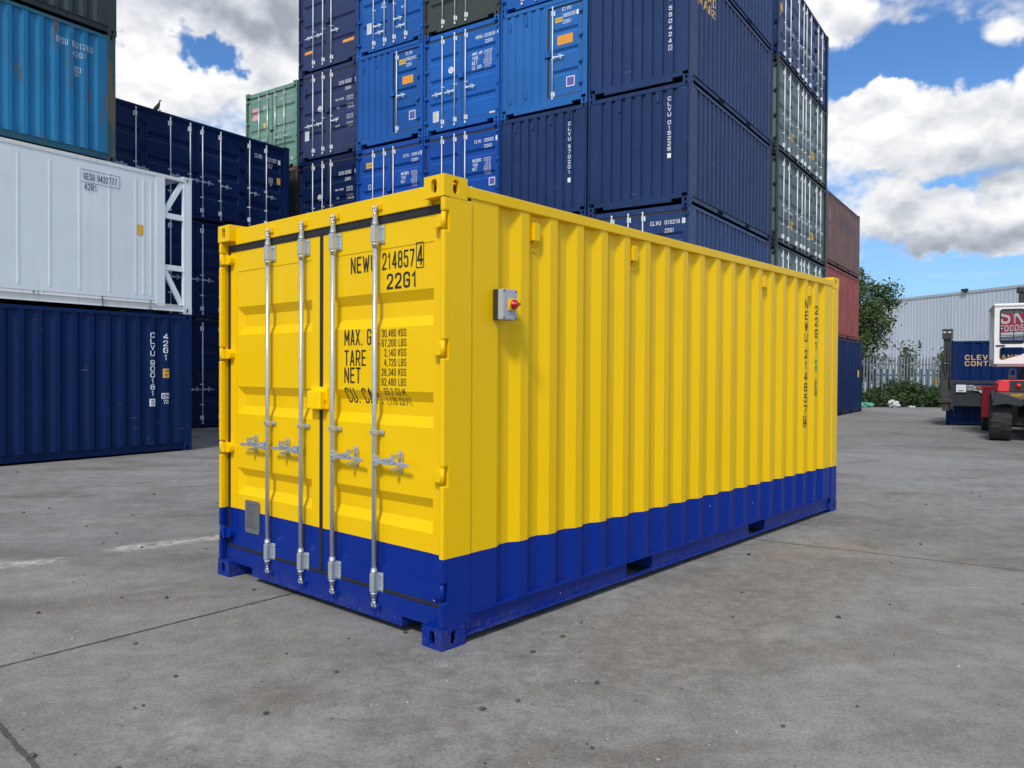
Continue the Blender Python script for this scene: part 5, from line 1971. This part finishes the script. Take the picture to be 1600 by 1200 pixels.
seal(rr, rto)
seal(rr2, rto)
m = MB(); m.box(-.97, cy0 - .025, 2.215, -.78, cy0 - .002, 2.245, .005); m.build('door_handle', MT['rubber'], cabo)
m = MB(); m.box(-.61, cy0 + .06, 2.27, -.595, cy0 + .08, 3.1); m.box(-.88, cy0 + .06, 2.47, -.39, cy0 + .09, 2.485); m.build('window_bar', MT['rubber'], cabo)
m = MB(); m.box(.05, cy0 + 1.0, 1.80, .45, cy0 + 1.45, 2.02, .04); m.box(.07, cy0 + .92, 2.02, .43, cy0 + 1.05, 2.42, .04); m.build('seat', MT['machdark'], cabo)
m = MB(); m.box(-.42, 1.2, 3.22, -.1, 1.5, 3.56, .01); m.box(-.47, 1.15, 3.56, .0, 1.5, 3.70, .03); m.build('roof_unit', MT['machdark'], tk)
# post under the cab and engine hood
m = MB(); m.box(-.30, .6, .95, .55, 2.4, 1.74, .04); m.build('engine_hood', MT['machdark'], tk)
# mast
m = MB()
for x in (.30, 1.05):
    m.box(x - .09, 4.05, .25, x + .09, 4.40, 3.2, .01)
m.box(.30, 4.10, 2.9, 1.05, 4.25, 3.1); m.box(.30, 4.10, 1.8, 1.05, 4.25, 1.9)
m.build('mast', MT['machdark'], tk)

# spreader carried in front, lying along the held container
sp0 = Vector((13.03, 23.55, 0))
spread = thing('spreader', "dark steel spreader frame with upright end post against the navy container", 'container spreader', tuple(sp0), k_ang)
# local +x towards the camera, +y to the right
m = MB()
m.box(-.02, -.06, .45, .14, .12, .72, .01); m.box(-.06, -.16, .70, .20, .20, .80, .01)
m.box(.0, -.10, .80, .16, .16, 2.02, .012); m.box(.02, -.04, 2.02, .14, .16, 2.62, .01)
m.box(-.02, -.08, 2.60, .20, .20, 2.90, .012)
up_ = m.build('end_post', MT['machine'], spread)
m = MB()
for a in range(10):
    t0, t1 = a / 10, (a + 1) / 10
    f = lambda t: (.17 + .03 * math.sin(t * 6), -.06 + .14 * t ** 2 * 2.0, 2.1 - 1.15 * t)
    m.cyl(f(t0), f(t1), .014, n=8)
m.cyl((.18, .12, 2.55), (.18, .12, 1.1), .016, n=8); m.cyl((.18, .05, 2.6), (.18, .05, 1.6), .012, n=8)
m.lathe([(0, .05), (.03, .06), (.05, .05)], (.17, .06, 1.93), (1, 0, 0), 16)
m.build('hose', MT['rubber'], up_)
m = MB(); m.box(.165, .00, 1.86, .20, .10, 1.96, .01); m.build('work_lamp', MT['zinc'], up_)
m = MB(); m.box(.21, -.05, 2.78, .215, .02, 2.82); m.box(.21, .08, 2.78, .215, .15, 2.82); m.build('reflector', MT['signwhite'], up_)
m = MB()
m.box(-.02, .16, 1.26, .16, 3.4, 1.36, .01); m.box(.02, .16, .60, .12, 3.4, 1.20, .012); m.box(.0, .14, .50, .18, .24, 1.32, .01)
m.box(.12, 1.0, .62, .15, 1.06, 1.20, .004)
m.build('cross_beam', MT['machdark'], spread)
m = MB(); m.box(.17, .30, 1.02, .19, .56, 1.24, .006); wb = m.build('control_box', MT['signwhite'], spread)
m = MB(); m.box(.191, .36, 1.05, .193, .49, 1.075); m.build('marking', MT['black'], wb)
m = MB(); m.box(.17, 1.24, .94, .19, 1.30, 1.12, .006); m.build('valve_cover', MT['signwhite'], spread)
m = MB()
for q in range(4):
    z = 1.08 + q * .045
    pts = [(.18, .56, z), (.20, .72, z + .01), (.19, .9, z - .02 - q * .02), (.17, 1.0, z - .14)]
    for a, b in zip(pts, pts[1:]):
        m.cyl(a, b, .009, n=6)
m.build('hose', MT['zinc'], spread)
m = MB(); m.box(.14, .80, 1.10, .22, 1.0, 1.22, .02); m.build('valve_block', MT['brownplate'], spread)

# ------------------------------------------------------------------ warehouse
wa, wb_ = Vector((28.0, 64.9, 0)), Vector((37.5, 34.4, 0))
wd_ = (wb_ - wa).normalized()
wn = Vector((wd_.y, -wd_.x, 0))           # towards the yard is -wn
if wn.dot(Vector((-1, 0, 0))) < 0:
    wn = -wn
WL = (wb_ - wa).length
WH = 7.25
wh_ = thing('warehouse', "large grey ribbed metal warehouse beyond the fence", 'warehouse', tuple(wa), math.atan2(wd_.y, wd_.x))
# local x along the wall, local y away from the yard
ysgn = -1 if Vector((-math.sin(math.atan2(wd_.y, wd_.x)), math.cos(math.atan2(wd_.y, wd_.x)), 0)).dot(wn) > 0 else 1
m = MB()
x = 0.0
pts = []
while x < WL:
    pts += [(x, 0), (x + .20, 0), (x + .235, -.035), (x + .265, -.035)]
    x += .30
for (a, da), (b, db) in zip(pts, pts[1:]):
    m.quad((a, ysgn * da, 0), (b, ysgn * db, 0), (b, ysgn * db, WH), (a, ysgn * da, WH))
m.build('wall', MT['clad'], wh_)
m = MB(); m.box(0, ysgn * .02 if ysgn > 0 else -20, 0, .05, 20 if ysgn > 0 else -.02, WH); m.box(WL - .05, ysgn * .02 if ysgn > 0 else -20, 0, WL, 20 if ysgn > 0 else -.02, WH)
m.build('side_wall', MT['clad'], wh_)
m = MB()
y0, y1 = sorted((ysgn * .02, ysgn * 20))
m.box(0, y0, WH - .02, WL, y1, WH + .05)
y0, y1 = sorted((-ysgn * .06, ysgn * .10))
m.box(-.05, y0, WH - .08, WL + .05, y1, WH + .10)
m.build('roof', MT['switchgrey'], wh_)


def on_wall(u):
    """distance along the warehouse wall that falls in picture column u"""
    k_ = (u - 800) / FPX
    return (k_ * wa.y - wa.x) / (wd_.x - k_ * wd_.y)


fl = thing('floodlight', "small black floodlight on the warehouse roof edge", 'floodlight', tuple(wa + wd_ * on_wall(1508) + wn * .15 + Vector((0, 0, WH))), math.atan2(wd_.y, wd_.x))
m = MB(); m.box(-.22, -.12, .08, .22, .10, .24, .03); m.build('lamp_head', MT['machdark'], fl)
m = MB(); m.box(-.03, -.03, -.04, .03, .03, .10); m.box(-.2, -.02, .06, .2, .02, .09); m.build('bracket', MT['machdark'], fl)
s0, s1 = on_wall(1553), on_wall(1553) + 2.9
sg = thing('warehouse_sign', "white and red sign reading SK FOODS on the warehouse wall", 'sign', tuple(wa + wd_ * s0 + wn * .12 + Vector((0, 0, 4.02))), math.atan2(wd_.y, wd_.x))
yb = -ysgn
m = MB(); m.box(0, -.03, 0, 2.32, .03, 1.98, .004); m.build('board', MT['signwhite'], sg)
sto_ = lambda u, v, d=.034: (u, yb * d, v)
flip = wd_.x * 1 > 0
Sheet().rect(.42, .27, 2.20, 1.90).rect(.14, .88, .34, 1.22).rect(.14, .48, .36, .64).lay('red_panel', MT['signred'], sg, sto_)
Sheet().text('SK', .50, .83, 2.10, 1.02, .03).text('FOODS', .46, .34, 2.16, .40, .03).lay('lettering', MT['signwhite'], sg, lambda u, v: (u, yb * .040, v))

# ------------------------------------------------------------------ fences
fa, fb = Vector((13.5, 39.2, 0)), Vector((30.5, 38.2, 0))
fd = (fb - fa).normalized()
fence = thing('palisade_fence', "grey pointed steel palisade fence in front of the warehouse", 'fence', tuple(fa), math.atan2(fd.y, fd.x))
FLn = (fb - fa).length


def pale():
    m = MB()
    m.prism([(-.034, .05), (.034, .05), (.034, 2.30), (0, 2.44), (-.034, 2.30)], 1, -.006, .006)
    m.prism([(-.034, .05), (-.024, .05), (-.024, 2.28), (-.034, 2.28)], 1, .006, .022)
    m.prism([(.024, .05), (.034, .05), (.034, 2.28), (.024, 2.28)], 1, .006, .022)
    return m.mesh('pale')


pm_ = pale()
npale = 98
for i in range(npale):
    o = link('pale', pm_, MT['palisade'], fence)
    o.location = (FLn - .1 - i * .150, -.03, 0)
for v in (.55, 2.02):
    m = MB(); m.box(0, .0, v, FLn, .05, v + .055); m.build('rail', MT['palisade'], fence)
for x in (.3, 3.05, 5.8, 8.55, 11.3, 14.05, 16.8):
    m = MB(); m.box(x - .05, .05, 0, x + .05, .12, 2.45); m.build('post', MT['palisade'], fence)
f2 = thing('blue_fence', "low blue slatted fence behind the grey palisade fence", 'fence', (18.9, 44.0, 0), R(-4))


def pale2():
    m = MB(); m.prism([(-.085, 0), (.085, 0), (.085, 1.78), (.05, 1.86), (-.05, 1.86), (-.085, 1.78)], 1, -.01, .01); return m.mesh('slat')


p2 = pale2()
for i in range(34):
    o = link('slat', p2, MT['bluepale'], f2); o.location = (i * .36, 0, 0)
m = MB(); m.box(-.2, .01, 1.45, 12.2, .05, 1.55); m.box(-.2, .01, .4, 12.2, .05, .5); m.build('rail', MT['bluepale'], f2)
m = MB(); m.box(0, 0, 0, .02, .26, .34); sgn = m.build('warning_sign', MT['amber'])
sgn.location = (21.02, 39.0, 1.05); sgn.rotation_euler = (0, 0, R(-90))
tag(sgn, "small yellow warning sign wired to the palisade fence", 'sign')


# ------------------------------------------------------------------ vegetation
def leaves(centres, size, rnd, n_per, spread, flat=.5):
    vs, fs = [], []
    for c in centres:
        for _ in range(n_per):
            d = Vector((rnd.gauss(0, 1), rnd.gauss(0, 1), rnd.gauss(0, .8))) * spread
            p = Vector(c) + d
            nrm = Vector((rnd.gauss(0, 1), rnd.gauss(0, 1), rnd.gauss(flat, .9))).normalized()
            a = nrm.orthogonal().normalized()
            a.rotate(Matrix.Rotation(rnd.uniform(0, 6.28), 3, nrm))
            b = nrm.cross(a)
            s = size * rnd.uniform(.6, 1.35)
            k = len(vs)
            vs += [tuple(p - a * s), tuple(p + b * s * .42 - a * s * .1 + nrm * s * .12), tuple(p + a * s), tuple(p - b * s * .42 - a * s * .1 + nrm * s * .12)]
            fs.append((k, k + 1, k + 2, k + 3))
    return vs, fs


def mesh_of(name, vs, fs):
    me = bpy.data.meshes.new(name)
    me.from_pydata(vs, [], fs)
    return me


rnd = random.Random(11)
tree = thing('broadleaf_tree', "bushy green tree growing between the faded container stack and the warehouse", 'tree', (16.75, 42.3, 0))
tm = MB()
tips = []


def limb(p, d, r, ln, lv):
    segs = 4
    q = Vector(p)
    for i in range(segs):
        nd = (d + Vector((rnd.gauss(0, .16), rnd.gauss(0, .16), rnd.gauss(.05, .10)))).normalized()
        e = q + nd * ln / segs
        tm.cyl(q, e, r * (1 - i / segs * .4), r * (1 - (i + 1) / segs * .4), n=7, cap=False)
        q, d = e, nd
        if lv >= 1:
            tips.append((tuple(q), lv))
    if lv < 3:
        for i in range(4 if lv == 0 else 3):
            a = rnd.uniform(0, 6.28)
            sd_ = Vector((math.cos(a), math.sin(a), rnd.uniform(.1, .9))).normalized()
            limb(q if i else q - d * ln * .25, (d * .35 + sd_).normalized(), r * .55, ln * .72, lv + 1)


for i in range(4):
    a = i * 1.6 + .4
    limb((0, 0, .1), Vector((math.cos(a) * .35, math.sin(a) * .35, 1)).normalized(), .15, 2.3, 0)
tm.build('trunk', MT['bark'], tree)
cen = [p for p, lv in tips if p[2] > 1.0]
extra = []
for _ in range(560):
    a = rnd.uniform(0, 6.28); z = rnd.uniform(1.3, 6.9)
    rr_ = 3.0 * math.sqrt(max(.05, 1 - ((z - 3.2) / 4.4) ** 2)) * rnd.uniform(.45, 1.05)
    extra.append((rr_ * math.cos(a), rr_ * math.sin(a), z))
for q in ((.6, -.5, 7.0), (.4, -.2, 7.5), (.1, 0, 7.2), (2.2, -1.2, 6.0), (2.7, -1.0, 5.6), (3.0, -1.1, 5.9), (2.9, -1.3, 4.2), (3.3, -1.0, 5.2), (2.2, -1.4, 5.0), (1.2, -1, 6.6)):
    for _ in range(4):
        extra.append(tuple(x + rnd.gauss(0, .16) for x in q))
cen = [c for c in cen if c[2] < 7.6 and math.hypot(c[0], c[1]) < 3.9] + extra
vs, fs = leaves(cen, .105, rnd, 60, .25)
link('crown', mesh_of('crown', vs, fs), MT['leaf'], tree)
# smaller saplings poking through the fence
for x, y, h_, lab in ((20.4, 40.4, 3.1, "thin young sapling growing through the fence beside the big tree"), (22.2, 40.2, 2.7, "small leafy sapling behind the fence near the blue slats")):
    t = thing('sapling', lab, 'tree', (x, y, 0))
    m = MB()
    cs = []
    for i in range(7):
        a = rnd.uniform(0, 6.28)
        e = Vector((math.cos(a) * .45 * rnd.random(), math.sin(a) * .45 * rnd.random(), h_ * rnd.uniform(.75, 1.0)))
        m.cyl((0, 0, 0), e, .02, .006, n=5, cap=False)
        for tt in (.55, .7, .85, 1.0):
            cs.append(tuple(e * tt))
    m.build('trunk', MT['bark'], t)
    vs, fs = leaves(cs, .11, rnd, 16, .16)
    link('crown', mesh_of('crown', vs, fs), MT['leaf'], t)
# brambles along the foot of the fence
cs = []
for _ in range(950):
    x = rnd.uniform(13.2, 30.5)
    y = 37.0 + rnd.random() ** 1.2 * 2.9 - (x - 13) * .03
    hgt = (.38 + .72 * min(1, (y - 36.6) / 1.2)) * (.8 + .28 * math.sin(x * 1.7) + .16 * math.sin(x * 4.3 + 1))
    cs.append((x, y, max(.04, hgt * rnd.random() ** .55)))
vs, fs = leaves(cs, .095, rnd, 38, .15)
o = link('brambles', mesh_of('brambles', vs, fs), MT['bramble'])
o['kind'] = 'stuff'


# ------------------------------------------------------------------ litter
def crumple(name, mat, loc, size, seed, label, cat):
    r_ = random.Random(seed)
    b = bmesh.new()
    bmesh.ops.create_icosphere(b, subdivisions=3, radius=1)
    ks = [(Vector((r_.gauss(0, 1), r_.gauss(0, 1), r_.gauss(0, 1))).normalized(), r_.uniform(2, 7), r_.uniform(0, 6)) for _ in range(9)]
    for v in b.verts:
        n = v.co.normalized()
        f = 1 + sum(.10 * math.sin(n.dot(d) * k_ * 2 + ph) for d, k_, ph in ks)
        v.co = Vector((n.x * size[0], n.y * size[1], max(-.85, n.z) * size[2])) * f
    me = bpy.data.meshes.new(name); b.to_mesh(me); b.free()
    o = link(name, me, mat)
    o.location = (loc[0], loc[1], loc[2] + size[2] * .8)
    tag(o, label, cat)
    return o


b = crumple('plastic_bag', MT['bag'], (17.75, 36.3, .02), (.27, .18, .16), 3, "crumpled white plastic bag at the foot of the brambles", 'litter')
b.rotation_euler = (0, .35, .4)
crumple('wrapper', MT['teal'], (16.55, 36.5, 0), (.28, .2, .13), 4, "torn green wrapper lying near the navy container by the fence", 'litter')
crumple('paper_scrap', MT['bag'], (16.05, 36.6, 0), (.18, .15, .12), 7, "small white scrap beside the torn green wrapper", 'litter')
crumple('paper_scrap', MT['bag'], (18.5, 36.2, 0), (.16, .10, .05), 9, "flat pale scrap right of the crumpled white bag", 'litter')

# ------------------------------------------------------------------ bird on the roof edge
bp = Vector(rear_right(I0[0], I0[1], zs[2] + H20)) + XA * (W / 2 - .05) + YA * (L20 - 4.06)
bird = thing('pigeon', "dark pigeon perched on the top edge of the dark navy stack", 'bird', tuple(bp - Vector((0, 0, .03))), R(25))
bird.scale = (.72,) * 3
bird.rotation_euler = (0, -.5, R(25))
bb = bmesh.new()
rings = [(-.26, .02, .012), (-.20, .03, .030), (-.12, .055, .055), (-.03, .085, .075), (.05, .12, .078), (.11, .165, .060), (.145, .205, .040), (.165, .24, .036), (.19, .262, .034), (.215, .262, .022), (.228, .258, .010)]
prev = None
for x, z, r_ in rings:
    cur = [bb.verts.new((x, r_ * .85 * math.cos(2 * PI * i / 14), z + .05 + r_ * math.sin(2 * PI * i / 14))) for i in range(14)]
    if prev:
        for i in range(14):
            bb.faces.new((prev[i], prev[(i + 1) % 14], cur[(i + 1) % 14], cur[i])).smooth = True
    prev = cur
me = bpy.data.meshes.new('body'); bb.to_mesh(me); bb.free()
link('body', me, MT['pigeon'], bird)
m = MB(); m.cyl((.225, 0, .308), (.262, 0, .300), .010, .002, n=8); m.build('beak', MT['grip'], bird)
for y in (-.03, .03):
    m = MB(); m.cyl((.02, y, .07), (.03, y, .0), .007, n=6); m.box(.01, y - .012, -.002, .06, y + .012, .008); m.build('leg', MT['lens'], bird)
for y in (-1, 1):
    m = MB()
    b2 = bmesh.new(); bmesh.ops.create_uvsphere(b2, u_segments=12, v_segments=8, radius=1)
    b2.transform(Matrix.Translation((-.04, y * .055, .135)) @ Matrix.Rotation(-.42, 4, 'Y') @ Matrix.Diagonal((.17, .022, .062, 1)))
    m.add(b2); m.build('wing', MT['pigeon'], bird)
